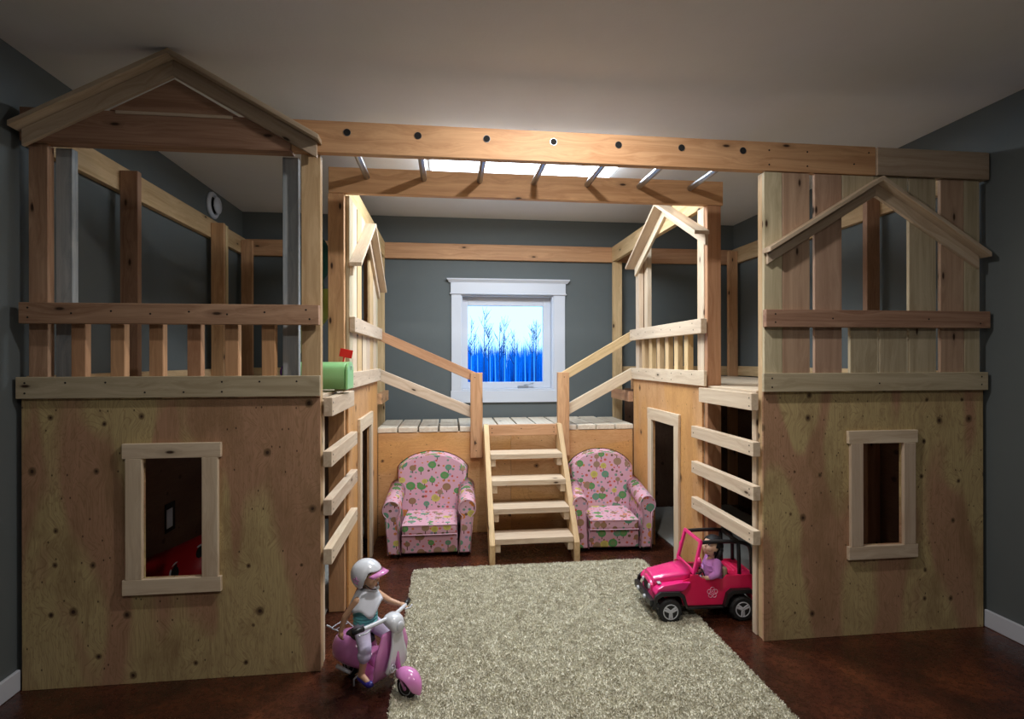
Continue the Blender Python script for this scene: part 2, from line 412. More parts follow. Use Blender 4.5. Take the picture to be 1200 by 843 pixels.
tag(th, 'dense deep blue thicket of thin bare trunks outside the window', 'thicket', kind='stuff')
tx = [(0.99, 3.44, 0), (1.73, 3.99, 0), (2.01, 3.08, 0), (2.67, 3.45, 0), (2.98, 3.69, 0), (4.71, 3.24, 0), (5.06, 3.64, 0), (3.8, 2.96, 0)]
names = ['bare young tree at the left edge of the window pane, outside', 'tallest bare young tree seen through the window, at left', 'short bare tree just right of the tallest tree outside', 'left one of two slim bare trees near the pane centre', 'right one of two slim bare trees near the pane centre', 'lower bare tree left of the tall one at pane right', 'tall bare tree close to the right edge of the pane', 'lowest bare tree above the thicket, in the pane middle']
for k, (x, ztop, sp) in enumerate(tx):
    y = 27.9 + .66 * k; bm = bmesh.new(); H = ztop + 6
    stick(bm, (0, 0, 0), (.15, 0, H), .07, .012, 5)
    for b in range(12):
        z = rnd.uniform(H * .76, H * .98); s = rnd.choice((-1, 1)); L = (H - z) * .30 + .22; L *= rnd.uniform(.6, 1.2)
        p = Vector((.15 * z / H, 0, z)); q = p + Vector((s * L * .5, rnd.uniform(-.3, .3), L))
        stick(bm, p, q, .014, .005)
        for t in range(3):
            pp = p.lerp(q, rnd.uniform(.3, .9)); stick(bm, pp, pp + Vector((rnd.uniform(-.2, .25), 0, rnd.uniform(.2, .45))), .010, .005)
    o = mk('bare_tree', bm, M['twig'], None, T(x, y, -6)); tag(o, names[k], 'tree', 'bare trees beyond the window')
ORD = ('leftmost', 'second', 'third', 'fourth', 'fifth', 'sixth', 'seventh', 'rightmost')
for k, px in enumerate((1.04, 1.47, 2.07, 2.42, 2.81, 3.33, 3.9, 4.34)):
    bm = bmesh.new(); stick(bm, (0, 0, 0), (rnd.uniform(-.15, .15), 0, 7.5 + rnd.random() * .6), .045, .02, 5)
    o = mk('birch_trunk', bm, M['birch'], None, T(px, 27.0, -6))
    tag(o, ORD[k] + ' pale birch trunk before the blue thicket, counted from the left of the pane', 'tree', 'pale birch trunks outside the window')

# ceiling fixtures
lf = empty('ceiling_light', T(.49, 3.45, ZC), 'wide bright rectangular light panel on ceiling behind the monkey bars', 'light')
bm = bmesh.new(); box(bm, -.62, .62, -.31, .31, -.012, -.0005, .002, 1); mk('backing_plate', bm, M['trim'], lf)
bm = bmesh.new(); box(bm, -.60, .60, -.285, .285, -.062, -.013, .012, 2); mk('diffuser', bm, M['lamp'], lf)
def can(x, y, label):
    e = empty('recessed_light', T(x, y, ZC), label, 'light')
    bm = bmesh.new(); tube(bm, [(.060 * math.cos(a * math.pi / 12), .060 * math.sin(a * math.pi / 12), -.004) for a in range(24)], .0065, 8, True)
    mk('trim_ring', bm, M['trim'], e, smooth=True)
    bm = bmesh.new(); cyl(bm, (0, 0, -.006), (0, 0, -.0005), .052, seg=24); mk('bulb', bm, M['canlamp'], e)
can(.49, 1.815, 'small round ceiling light at the top edge of the photo')
# round vent on left wall
vt = empty('round_vent', T(XL, 4.34, 2.565) @ Matrix.Rotation(R(90), 4, 'Y'), 'round white ceiling-height air vent on left wall above the rail', 'vent')
bm = bmesh.new()
def lathe(bm, prof, seg=32):
    loft(bm, [[(r * math.cos(2 * math.pi * k / seg), r * math.sin(2 * math.pi * k / seg), z) for k in range(seg)] for r, z in prof])
lathe(bm, [(.102, .0005), (.102, .012), (.090, .022), (.074, .024), (.070, .006), (.001, .005)]); mk('flange', bm, M['trim'], vt, smooth=True)
bm = bmesh.new(); lathe(bm, [(.064, .0075), (.064, .009), (.001, .010)]); mk('throat', bm, M['hole'], vt)
bm = bmesh.new(); lathe(bm, [(.058, .035), (.066, .040), (.062, .048), (.001, .052)]); mk('centre_disc', bm, M['trim'], vt, smooth=True)
bm = bmesh.new(); cyl(bm, (0, 0, .011), (0, 0, .0352), .006); mk('stem', bm, M['trim'], vt)
# outlet inside left playhouse
ou = empty('wall_outlet', T(-1.757, 3.62, .39), 'pale outlet cover on the dark inner wall seen through the left window opening', 'outlet')
bm = bmesh.new(); box(bm, 0, .003, -.06, .06, -.09, .09); mk('cutout', bm, M['hole'], ou)
bm = bmesh.new(); box(bm, .003, .009, -.052, .018, -.062, .056, .002, 1); mk('cover_plate', bm, M['trim'], ou)

# ------------------------------------------------------------------ playhouses
L_, R_ = -1.775, 1.525; FYY = 2.475; WD = 1.205; DZ = 1.22; ZB = 2.297; ZT = 2.438
ph = empty('playhouse', T(-1.17, 3.7, 0), 'left raw wood playhouse loft with peaked roof boards and baluster railing', 'playhouse', None)
pr_ = empty('playhouse', T(2.13, 3.7, 0), 'right raw wood playhouse loft with vertical plank upper front', 'playhouse', None)
pf = empty('platform', T(.475, 4.6, 0), 'centre plywood-fronted deck with slatted top beneath the window', 'platform')
st = empty('staircase', T(.573, 3.9, 0), 'short open-riser wooden staircase between the two pink armchairs', 'stairs')
mb = empty('monkey_bars', T(.5, 2.75, 2.3), 'overhead monkey bars of two long beams with steel pipe rungs', 'monkey bars')

def gable(par, fr, sc, hw, zt, slope, d0, cap_d, mats, fh=.070):
    """cap boards lie along the slope, fascia boards under them"""
    vt = .022
    for sg in (-1, 1):
        a = sc; b = sc + sg * hw; zb = zt - slope * hw
        prism('roof_board', mats[0], par, fr, [(a, zt), (b, zb), (b, zb - vt), (a, zt - vt)], d0, cap_d, (sg, -slope), .0015)
        b2 = sc + sg * (hw - .018); zb2 = zt - slope * (hw - .018)
        prism('fascia_board', mats[1], par, fr, [(a, zt - vt - .0005), (b2, zb2 - vt - .0005), (b2, zb2 - vt - fh), (a, zt - vt - fh)], d0, d0 + .019, (sg, -slope), .0015)
def corner(par, fr, ml, mi, top=ZB):
    rect('corner_post', ml[0], par, fr, .018, .092, 0, top, -.04, -.001)
    rect('corner_post', mi[0], par, fr, .094, .160, 0, top, -.082, -.044)
    rect('corner_post', mi[1], par, fr, 1.030, 1.098, 0, top, -.082, -.044)
    rect('corner_post', ml[1], par, fr, 1.122, 1.205, 0, top, -.04, -.001)
def open_front(par, fr, mm, gz, gs, hw, e0=-.01, e1=1.208, trimk='grey', railk='firdark', balk='fir'):
    corner(par, fr, mm[:2], mm[2:])
    rect('trim_board', M[trimk], par, fr, e0, e1, 1.222, 1.313, .0125, .0315)
    rect('guard_rail', M[railk], par, fr, e0 + .025, e1, 1.535, 1.622, .0125, .050)
    for k in range(6):
        s = .190 + k * .1535
        rect('baluster', M[balk], par, fr, s, s + .056, 1.2225, 1.605, -.026, .012)
    sp = [(e0 + .035 + i * .155, z) for i in range(8) for z in (1.245, 1.288)][::1]
    screws(par, fr, [(a, z) for i, (a, z) in enumerate(sp) if (i * 7) % 5 < 3], .0315)
    screws(par, fr, [(.05, 1.56), (.05, 1.6)] + [(.215 + k * .1535, 1.578 + .01 * (k % 2)) for k in range(6)] + [(1.17, 1.56), (1.155, 1.6)], .050)
def window_trim(par, fr, a0, a1, b0, b1, m, d=.0125):
    rect('window_trim', m, par, fr, a0 - .079, a1 + .078, b1, b1 + .064, d, d + .019)
    rect('window_trim', m, par, fr, a0 - .079, a1 + .078, b0 - .066, b0, d, d + .019)
    rect('window_trim', m, par, fr, a0 - .066, a0, b0, b1, d, d + .019)
    rect('window_trim', m, par, fr, a1, a1 + .066, b0, b1, d, d + .019)
def door_trim(par, fr, a0, a1, b1, m, d=.0125):
    rect('door_trim', m, par, fr, a0 - .075, a1 + .075, b1, b1 + .085, d, d + .019)
    rect('door_trim', m, par, fr, a0 - .07, a0, .002, b1, d, d + .019)
    rect('door_trim', m, par, fr, a1, a1 + .07, .002, b1, d, d + .019)
def planks(par, fr, gz, sc, hw, slope, mm, e0=-.012, e1=1.208, end=1.18, tk='grey', rk='firdark', gk='tanw'):
    """vertical plank front with a gable over an open window"""
    rect('corner_post', M['pine'], par, fr, .004, .092, 0, ZB, -.04, -.001)
    rect('corner_post', M['pine'], par, fr, 1.115, 1.200, 0, ZB, -.04, -.001)
    rect('corner_board', M['grey'], par, fr, .002, .096, DZ + .002, ZB, 0, .019)
    cols = [(.098, .241), (.268, .413), (.458, .607), (.618, .769), (.782, .932), (.958, 1.09)]
    for i, (a, b) in enumerate(cols):
        m = mm[i % len(mm)]
        if i in (2, 3):
            rect('plank', m, par, fr, a, b, DZ + .002, 1.60, 0, .019)
            a2, b2 = (.416, .588) if i == 2 else (.592, .772)
            zl = lambda s: gz - .05 - slope * abs(s - sc)
            prism('plank', m, par, fr, [(a2, zl(a2)), (b2, zl(b2)), (b2, ZB - .001), (a2, ZB - .001)], 0, .019, (0, 1))
        else: rect('plank', m, par, fr, a, b, DZ + .002, ZB - .001, 0, .019)
    rect('corner_board', M['grey'], par, fr, 1.092, end, DZ + .002, ZB - .001, 0, .019)
    rect('trim_board', M[tk], par, fr, e0, e1, 1.222, 1.313, .0195, .038)
    rect('guard_rail', M[rk], par, fr, e0 + .005, e1, 1.537, 1.622, .0195, .050)
    rect('inner_rail', M['pine'], par, fr, .1, 1.1, 1.54, 1.62, -.039, -.001)
    screws(par, fr, [(.03, 1.245), (.03, 1.288), (.6, 1.26), (1.17, 1.25), (1.17, 1.29)], .038)
    screws(par, fr, [(.04, 1.56), (.04, 1.6), (.34, 1.58), (.86, 1.58), (1.15, 1.56)], .050)
    gable(par, fr, sc, hw, gz, slope, .0195, .088, (M[gk], M[gk]), .062)

# --- left front
f1 = Fr((L_, FYY), (1, 0, 0), (0, -1, 0))
panel_hole('front_panel', M['plyf'], ph, f1, 0, WD, .001, DZ, .476, .716, .449, .963, 0, .012)
window_trim(ph, f1, .476, .716, .449, .963, M['white'])
open_front(ph, f1, (M['firdark'], M['pine'], M['blue'], M['blue']), 0, 0, 0)
rect('gable_beam', M['firdark'], ph, f1, .002, 1.085, ZB + .001, ZT, -.04, .0255)
prism('gable_panel', M['firdark'], ph, f1, [(.345, ZT + .004), (.865, ZT + .004), (.605, ZT + .15)], -.01, .022, (1, 0))
rect('gable_ledge', M['white'], ph, f1, .375, .845, ZT - .012, ZT + .002, .026, .030, bev=.001)
gable(ph, f1, .612, .606, 2.6835, .548, .026, .094, (M['tanw'], M['tanw']), .070)
# --- left tower: planks
f2 = Fr((-.57, 3.07), (0, 1, 0), (1, 0, 0))
panel_hole('tower_panel', M['plyo'], ph, f2, 0, WD, .001, DZ, .36, .76, 0, .933, 0, .012)
door_trim(ph, f2, .36, .76, .933, M['white'])
planks(ph, f2, 2.29, .585, .60, .61, (M['white'], M['pine'], M['white']), tk='white', rk='white', gk='white')
# --- right front: planks
f3 = Fr((R_, FYY), (1, 0, 0), (0, -1, 0))
panel_hole('front_panel', M['plyf'], pr_, f3, 0, WD, .001, DZ, .518, .740, .449, .960, 0, .012)
window_trim(pr_, f3, .518, .740, .449, .960, M['white'])
planks(pr_, f3, 2.277, .583, .592, .61, (M['pinkw'], M['pinkw'], M['grey'], M['grey'], M['grey'], M['pinkw']))
# --- right tower: balusters
f4 = Fr((1.52, 4.275), (0, -1, 0), (-1, 0, 0))
panel_hole('tower_panel', M['plyo'], pr_, f4, 0, WD, .001, DZ, .43, .835, 0, .933, 0, .012)
door_trim(pr_, f4, .43, .835, .933, M['white'])
open_front(pr_, f4, (M['white'], M['white'], M['white'], M['pine']), 0, 0, 0, e0=-.01, e1=1.27, trimk='white', railk='white', balk='pine')
gable(pr_, f4, .655, .625, 2.478, .545, .0, .092, (M['white'], M['white']), .070)

def shell(par, X, sgn):
    """posts, rails, decks and ladder of one house; X = inner side plane, sgn = +1 if the house lies to its right"""
    xo = XL if sgn < 0 else XR                      # room wall
    def xr(a, b): return (min(a, b), max(a, b))
    def at(o, u0, u1): return xr(o[0] + o[1] * u0, o[0] + o[1] * u1)
    wl = (xo, -sgn)                                  # measured from the wall into the house
    inn = (X, sgn)                                   # measured from the inner side into the house
    # top rails
    a, b = at(wl, .001, .039); bx('top_rail', M['pine'], par, a, b, 2.52, 4.908, ZB, ZT)
    a, b = at(inn, .002, .040); bx('top_rail', M['pine'], par, a, b, 3.075, 4.908, ZB + .001, ZT)
    a, b = xr(xo - sgn * .001, X + sgn * .045); bx('back_rail', M['fir'], par, a, b, 4.910, 4.948, ZB, ZT)
    # tower front post
    a, b = at(inn, .003, .088); bx('tower_post', M['fir'], par, a, b, 3.028, 3.066, 0.001, ZB - .001)
    # wall posts
    for y in (3.11, 4.22, 4.80):
        a, b = at(wl, .041, .130); bx('wall_post', M['firdark' if y < 4 else 'fir'], par, a, b, y, y + .038, .001, 2.405)
        a, b = at(wl, .041, .120)
        if y == 4.22: bx('wall_post', M['pine'], par, a, b, y + .075, y + .113, .001, 2.405)
    a, b = at(inn, .003, .088); bx('back_post', M['pine'], par, a, b, 4.868, 4.907, .001, ZB - .001)
    a, b = at(inn, .045, .085); bx('side_post', M['fir'], par, a, b, 4.235, 4.272, .001, ZB - .001)
    # loft deck, ledgers
    n = 7; x0, x1 = xr(X + sgn * .002, xo - sgn * .132); wdt = (x1 - x0) / n
    for k in range(n):
        aa, bb = x0 + k * wdt, x0 + (k + 1) * wdt - .006
        y0, y1 = (2.56, 4.865)
        y0 = 2.56
        ys = [(2.562, 3.022), (3.16, 4.23), ] if ((sgn > 0 and k == 0) or (sgn < 0 and k == n - 1)) else [(2.562, 4.79)]
        for (u, v_) in ys: bx('deck_board', M['white'], par, aa, bb, u, v_, 1.205, 1.224)
    a, b = at(inn, .002, .083); bx('deck_board', M['white'], par, a, b, 2.5165, 2.560, 1.205, 1.224)
    a, b = at(wl, .001, .039); bx('deck_ledger', M['pine'], par, a, b, 2.52, 4.94, 1.226, 1.315)
    bx('deck_ledger', M['pine'], par, min(xo - sgn * .05, X + sgn * .1), max(xo - sgn * .05, X + sgn * .1), 4.91, 4.947, 1.226, 1.315)
    for y in (2.59, 3.115, 3.9, 4.6):
        bx('deck_joist', M['fir'], par, min(xo - sgn * .05, X + sgn * .09), max(xo - sgn * .05, X + sgn * .09), y, y + .038, 1.115, 1.204)
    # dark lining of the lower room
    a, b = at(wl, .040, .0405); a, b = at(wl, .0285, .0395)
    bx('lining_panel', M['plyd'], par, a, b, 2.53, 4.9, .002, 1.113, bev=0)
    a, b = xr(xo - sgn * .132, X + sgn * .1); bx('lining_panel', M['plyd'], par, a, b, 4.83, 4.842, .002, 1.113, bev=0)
    # ladder in the side bay
    fr = Fr((X, 2.475), (0, 1, 0), (-sgn, 0, 0))
    rect('ladder_step', M['white'], par, fr, .0, .560, 1.129, 1.213, .0125 if sgn < 0 else .0125, .050)
    for z in (.905, .690, .472):
        rect('ladder_rung', M['white'], par, fr, -.015, .66, z, z + .070, .0125, .050)
    pts = [(.02, 1.15), (.02, 1.19)] + [(.02, z + q) for z in (.905, .69, .472) for q in (.02, .05)] + [(.63, z + .03) for z in (.905, .69, .472)]
    screws(par, fr, pts, .050)
    # short cleat between tower and back post
    a, b = xr(X - sgn * .04, X - sgn * .002)
    bx('cleat', M['fir'], par, a, b, 4.31, 4.80, 1.03, 1.115)
    # side ladder post by the front
    rect('ladder_post', M['white'], par, fr, .045, .083, .001, 1.2, -.09, -.0015)
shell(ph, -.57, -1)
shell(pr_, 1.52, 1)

# --- monkey bars
bx('front_beam', M['fir'], mb, -.688, 2.118, 2.4505, 2.489, ZB + .003, ZT + .003)
bx('front_beam', M['tanw'], mb, 2.12, 2.745, 2.440, 2.489, ZB + .001, ZT - .002)
bx('rear_beam', M['fir'], mb, -.655, 1.622, 3.028, 3.066, ZB + .001, ZT + .001)
for k in range(7):
    x = -.449 + k * .3105; z = 2.392
    bm = bmesh.new(); cyl(bm, (0, 0, 0), (0, .578, 0), .0165, seg=20)
    rg = mk('rung', bm, M['steel'], mb, T(x, 2.4485, z), smooth=False)
    bm = bmesh.new(); cyl(bm, (0, -.0014, 0), (0, -.0002, 0), .0150, seg=16); mk('pipe_bore_shade', bm, M['hole'], rg)  # rung is solid; flat black disc paints the shaded inside of the pipe
screws(mb, FX, [(-.6, 2.34), (-.6, 2.39), (1.55, 2.33), (1.55, 2.40), (1.75, 2.33), (1.75, 2.40), (2.0, 2.35), (2.08, 2.41)], -2.4500)

# --- platform
bx('platform_panel', M['plyo'], pf, -.556, .49, 4.29, 4.302, .001, .805, bev=.001)
bx('platform_panel', M['plyo'], pf, .492, 1.506, 4.29, 4.302, .001, .805, bev=.001)
bx('platform_joist', M['white'], pf, -.56, 1.51, 4.303, 4.34, .72, .808)
bx('platform_joist', M['white'], pf, -.56, 1.51, 4.86, 4.898, .72, .808)
n = 13; x0 = -.605 + .04; wd_ = (1.515 + .565) / n
for k in range(n):
    bx('deck_slat', M['slat'], pf, x0 + k * wd_ + .007, x0 + (k + 1) * wd_ - .007, 4.286, 4.93 if .0 < x0 + k * wd_ < 1.3 else 4.86, .809, .847)
for x in (.166, .866):
    bx('newel_post', M['fir'], pf, x, x + .095, 4.245, 4.2845, .605, 1.278)
f5 = Fr((0, 4.287), (1, 0, 0), (0, -1, 0))
def hrail(x0, z0, x1, z1, h, m):
    prism('handrail', m, pf, f5, [(x0, z0), (x1, z1), (x1, z1 - h), (x0, z0 - h)], -.038, 0, (x1 - x0, z1 - z0))
hrail(-.553, 1.618, .225, 1.272, .082, M['fir']); hrail(-.553, 1.312, .2, .998, .092, M['white'])
hrail(1.503, 1.618, .90, 1.272, .082, M['pine']); hrail(1.503, 1.312, .93, 1.005, .092, M['white'])
screws(pf, FX, [(.21, .66), (.21, .72), (.92, .66), (.2, 1.24), (.92, 1.24)], -4.245)
bx('back_rail', M['fir'], pf, -.6135, 1.5635, 4.910, 4.948, ZB, ZT)

# --- staircase
f6l = Fr((.265, 0), (0, 1, 0), (-1, 0, 0))
def stringer(x):
    fr = Fr((x, 0), (0, 1, 0), (1, 0, 0))
    prism('stringer', M['pine'], st, fr, [(3.58, .001), (3.67, .001), (4.24, .70), (4.242, .873), (4.165, .873), (3.58, .135)], 0, .038, (.63, .77))
stringer(.265); stringer(.845)
for i, (z, y) in enumerate(((.169, 3.60), (.338, 3.725), (.507, 3.85), (.676, 3.975))):
    bx('tread', M['white'], st, .304, .844, y, y + .186, z - .038, z)
    for xx in (.304, .806): bx('tread_cleat', M['white'], st, xx, xx + .038, y + .012, y + .16, z - .094, z - .039)
bx('top_board', M['fir'], st, .304, .844, 4.175, 4.213, .785, .870)
screws(st, FX, [(.33, .81), (.33, .845), (.56, .84), (.82, .81), (.82, .845)], -4.175)
# ------------------------------------------------------------------ armchairs
def print_mat():
    N = NT('tree_print_fabric'); N.t.nodes.remove(N.t.nodes.new('ShaderNodeTexCoord'))
    uv = N.n('ShaderNodeUVMap').outputs[0]
    warm = N.noise(N.map(uv, (3, 3, 3)), 1.0, 2)
    col = N.mix(warm, (.62, .32, .40), (.66, .42, .50))
    def layer(col, sc, off, r, keep, stops, trunk=True):
        p = N.map(uv, (sc, sc, sc), (off, off * .7, 0))
        v = N.voro(p, 1.0, .75, dims='2D'); sep = N.n('ShaderNodeSeparateColor'); N.l(v.outputs['Color'], sep.inputs[0])
        d = N.vmath('SUBTRACT', p, v.outputs['Position']); s = N.n('ShaderNodeSeparateXYZ'); N.l(d, s.inputs[0])
        rad = N.math('MULTIPLY', r, N.math('ADD', .65, N.math('MULTIPLY', sep.outputs[1], .6)))
        keepm = N.math('GREATER_THAN', sep.outputs[2], keep)
        dy = N.math('SUBTRACT', s.outputs[1], .08); dx = s.outputs[0]
        rr = N.math('SQRT', N.math('ADD', N.math('MULTIPLY', dx, dx), N.math('MULTIPLY', N.math('MULTIPLY', dy, dy), 1.35)))
        crown = N.math('LESS_THAN', rr, rad)
        if trunk:
            tr = N.math('MULTIPLY', N.math('LESS_THAN', N.math('ABSOLUTE', dx), .036), N.math('MULTIPLY', N.math('LESS_THAN', s.outputs[1], .1), N.math('GREATER_THAN', s.outputs[1], -.40)))
            col = N.mix(N.math('MULTIPLY', tr, keepm), col, (.10, .04, .035))
        c = N.ramp(sep.outputs[0], stops, 'CONSTANT')
        inner = N.math('LESS_THAN', rr, N.math('MULTIPLY', rad, .55))
        c = N.mix(N.math('MULTIPLY', inner, .35), c, (.30, .22, .12))
        return N.mix(N.math('MULTIPLY', crown, keepm), col, c)
    col = layer(col, 25, 3.3, .23, .18, [(0, (.60, .10, .09)), (.3, (.14, .30, .24)), (.5, (.65, .22, .07)), (.7, (.16, .09, .06)), (.85, (.30, .30, .42))], False)
    col = layer(col, 11.5, 0, .33, .10, [(0, (.10, .30, .10)), (.25, (.30, .17, .10)), (.42, (.55, .48, .12)), (.56, (.12, .30, .20)), (.74, (.62, .22, .06)), (.84, (.33, .21, .14))])
    N.base(col, .85, .15); N.bump(N.noise(N.coord(), 420, 2), .15, .0006)
    return N.m
M['print'] = print_mat()
M['piping'] = plain('pink_piping', (.62, .38, .45), .7)
M['foot'] = plain('black_feet', (.02, .018, .016), .5)
UO = [0.0]
def box_uv(o):
    me = o.data; uvl = me.uv_layers.new(name='UVMap')
    for p in me.polygons:
        n = p.normal; a = max(range(3), key=lambda i: abs(n[i]))
        for li in p.loop_indices:
            c = me.vertices[me.loops[li].vertex_index].co
            uvl.data[li].uv = (c.y + 3 + UO[0], c.z) if a == 0 else ((c.x + UO[0], c.z + UO[0] * .4) if a == 1 else (c.x + UO[0], c.y + 1.7))
def prof_y(bm, pts, y0, y1):
    a = [bm.verts.new((x, y0, z)) for x, z in pts]; b = [bm.verts.new((x, y1, z)) for x, z in pts]; n = len(pts)
    f = [bm.faces.new(a), bm.faces.new(b[::-1])]
    for i in range(n): bm.faces.new((a[i], a[(i + 1) % n], b[(i + 1) % n], b[i]))
    return a, b
def ends_bevel(bm, vs, off, seg=4):
    s = set(vs); ed = [e for e in bm.edges if e.verts[0] in s and e.verts[1] in s]
    bmesh.ops.bevel(bm, geom=ed, offset=off, segments=seg, affect='EDGES', profile=.5)
def armchair(Mw, label, grp):
    t = empty('armchair', Mw, label, 'armchair', grp)
    P = M['print']
    def fin(name, bm, par=t, sm=True):
        o = mk(name, bm, P, par, smooth=sm)
        mo = o.modifiers.new('wn', 'WEIGHTED_NORMAL'); box_uv(o); return o
    # base
    bm = bmesh.new(); box(bm, -.195, .195, -.235, .22, .03, .155, .014, 3)
    fin('seat_base', bm)
    # cushion
    bm = bmesh.new(); box(bm, -.192, .192, -.250, .13, .157, .235, .026, 4)
    for v in bm.verts:
        if v.co.z > .2: v.co.z += .014 * (1 - (v.co.x / .2) ** 2) * (1 - ((v.co.y + .06) / .2) ** 2)
    cu = fin('seat_cushion', bm)
    bm = bmesh.new()
    for z in (.164, .230): tube(bm, smoothpath([(-.186, .0, z), (-.187, -.225, z), (-.170, -.247, z), (0, -.250, z), (.170, -.247, z), (.187, -.225, z), (.186, 0, z)], 5), .0035, 6)
    mk('piping', bm, M['piping'], cu, smooth=True)
    # arms
    for sg in (-1, 1):
        pts = []
        for k in range(21):
            a = R(-58 + (238 + 58) * k / 20); pts.append((.262 + .062 * math.cos(a), .352 + .062 * math.sin(a)))
        pts = [(.288, .03)] + pts + [(.198, .03)]
        pts = [(sg * x, z) for x, z in pts]
        bm = bmesh.new(); a, b = prof_y(bm, pts, -.25, .20)
        for v in bm.verts:
            if v.co.z > .2 and v.co.y > 0: v.co.z += .045
            if v.co.z > .2 and v.co.y < 0: v.co.z -= .012
        ends_bevel(bm, a, .012, 3)
        ao = fin('armrest', bm)
        bm = bmesh.new(); pp = [(x * .965 + sg * .008, -.2515, (z - .012 if z > .2 else z)) for x, z in pts]
        tube(bm, pp, .0032, 6); mk('piping', bm, M['piping'], ao, smooth=True)
    # back
    pts = [(-.243, .10), (.243, .10), (.255, .40)]
    for k in range(25):
        a = k / 24; x = .262 - .524 * a
        pts.append((x, .535 + .113 * max(0, 1 - abs(x / .262) ** 2.1) ** .8))
    pts += [(-.255, .40)]
    bm = bmesh.new(); a, b = prof_y(bm, pts, .11, .235)
    ends_bevel(bm, a, .035, 5); ends_bevel(bm, [v for v in bm.verts if v.co.y > .23], .015, 2)
    for v in bm.verts: v.co.y += (v.co.z - .1) * .06
    fin('backrest', bm)
    for x in (-.24, .24):
        for y in (-.20, .18):
            bm = bmesh.new(); cyl(bm, (x, y, .001), (x, y, .0295), .018, .024, 14); mk('foot', bm, M['foot'], t, smooth=False)
    return t
armchair(T(-.135, 4.02, 0) @ Matrix.Rotation(R(-1), 4, 'Z'), 'pink tree-print armchair left of the staircase, facing straight out', 'pink armchairs')
UO[0] = 4.37
armchair(T(1.188, 3.975, 0) @ Matrix.Rotation(R(-4), 4, 'Z') @ Matrix.Diagonal((.93, 1, 1, 1)), 'pink tree-print armchair right of the staircase beside the small doorway', 'pink armchairs')

# ------------------------------------------------------------------ rug
N = NT('beige_shag'); oc = N.coord()
n1 = N.noise(oc, 26, 3, .6); n2 = N.noise(oc, 120, 2, .6)
c = N.ramp(n1, [(.35, (.56, .525, .41)), (.6, (.76, .73, .60))]); c = N.mix(N.ramp(n2, [(.3, .75), (.42, 0.0)]), c, (.20, .15, .07))
N.base(c, .95, .1); M['rug'] = N.m
RX0, RX1, RY0, RY1 = -.235, 1.315, .95, 3.555
rg = empty('rug', T((RX0 + RX1) / 2, 2.3, 0), 'beige speckled shag rug on the dark floor in front of the stairs', 'rug')
bm = bmesh.new(); box(bm, RX0, RX1, RY0, RY1, .001, .009, .003, 1)
for v in bm.verts: v.co -= W[rg.name].translation
mk('rug_backing', bm, M['rug'], rg)
import numpy as np
g = np.random.default_rng(5); n = 190000
x = g.uniform(RX0 - .004, RX1 + .004, n); y = g.uniform(1.45, RY1 + .004, n)
# rounded far corners
ok = ~(((x < RX0 + .05) & (y > RY1 - .05) & ((x - RX0 - .05) ** 2 + (y - RY1 + .05) ** 2 > .05 ** 2)) | ((x > RX1 - .03) & (y > RY1 - .03) & ((x - RX1 + .03) ** 2 + (y - RY1 + .03) ** 2 > .03 ** 2)))
x, y = x[ok], y[ok]; n = len(x)
a = g.uniform(0, 2 * np.pi, n); b = g.uniform(0, 2 * np.pi, n); wdt = g.uniform(.0016, .0030, n); h = g.uniform(.004, .009, n); le = g.uniform(.001, .007, n)
P = np.zeros((n, 4, 3)); ca, sa = np.cos(a), np.sin(a)
P[:, 0] = np.stack([x - ca * wdt, y - sa * wdt, np.full(n, .008)], 1); P[:, 1] = np.stack([x + ca * wdt, y + sa * wdt, np.full(n, .008)], 1)
tx_, ty_ = x + np.cos(b) * le, y + np.sin(b) * le
P[:, 2] = np.stack([tx_ + ca * wdt, ty_ + sa * wdt, .008 + h], 1); P[:, 3] = np.stack([tx_ - ca * wdt, ty_ - sa * wdt, .008 + h], 1)
P[:, :, 0] -= (RX0 + RX1) / 2; P[:, :, 1] -= 2.3
me = bpy.data.meshes.new('pile'); me.vertices.add(4 * n); me.vertices.foreach_set('co', P.reshape(-1))
me.loops.add(4 * n); me.loops.foreach_set('vertex_index', np.arange(4 * n, dtype=np.int32))
me.polygons.add(n); me.polygons.foreach_set('loop_start', np.arange(0, 4 * n, 4, dtype=np.int32))
me.polygons.foreach_set('loop_total', np.full(n, 4, dtype=np.int32)); me.update(calc_edges=True); me.validate(); me.materials.append(M['rug'])
po = bpy.data.objects.new('pile', me); link(po, rg, W[rg.name].copy()); tag(po, kind='stuff')

# carpets inside the lower rooms
M['carpet'] = plain('grey_carpet', (.34, .34, .32), .95, var=.12, spec=.1, bump=(300, .5, .003))
for nm, x0, x1, lab in (('carpet', -1.65, -.668, 'light grey carpet piece inside the lower room of the left playhouse'), ('carpet', 1.628, 2.62, 'light grey carpet piece on the floor inside the right playhouse')):
    bm = bmesh.new(); box(bm, x0, x1, 2.62, 4.78, .001, .012, .004, 2)
    cx = (x0 + x1) / 2
    for v in bm.verts: v.co.x -= cx; v.co.y -= 3.7
    o = mk(nm, bm, M['carpet'], None, T(cx, 3.7, 0)); tag(o, lab, 'carpet')

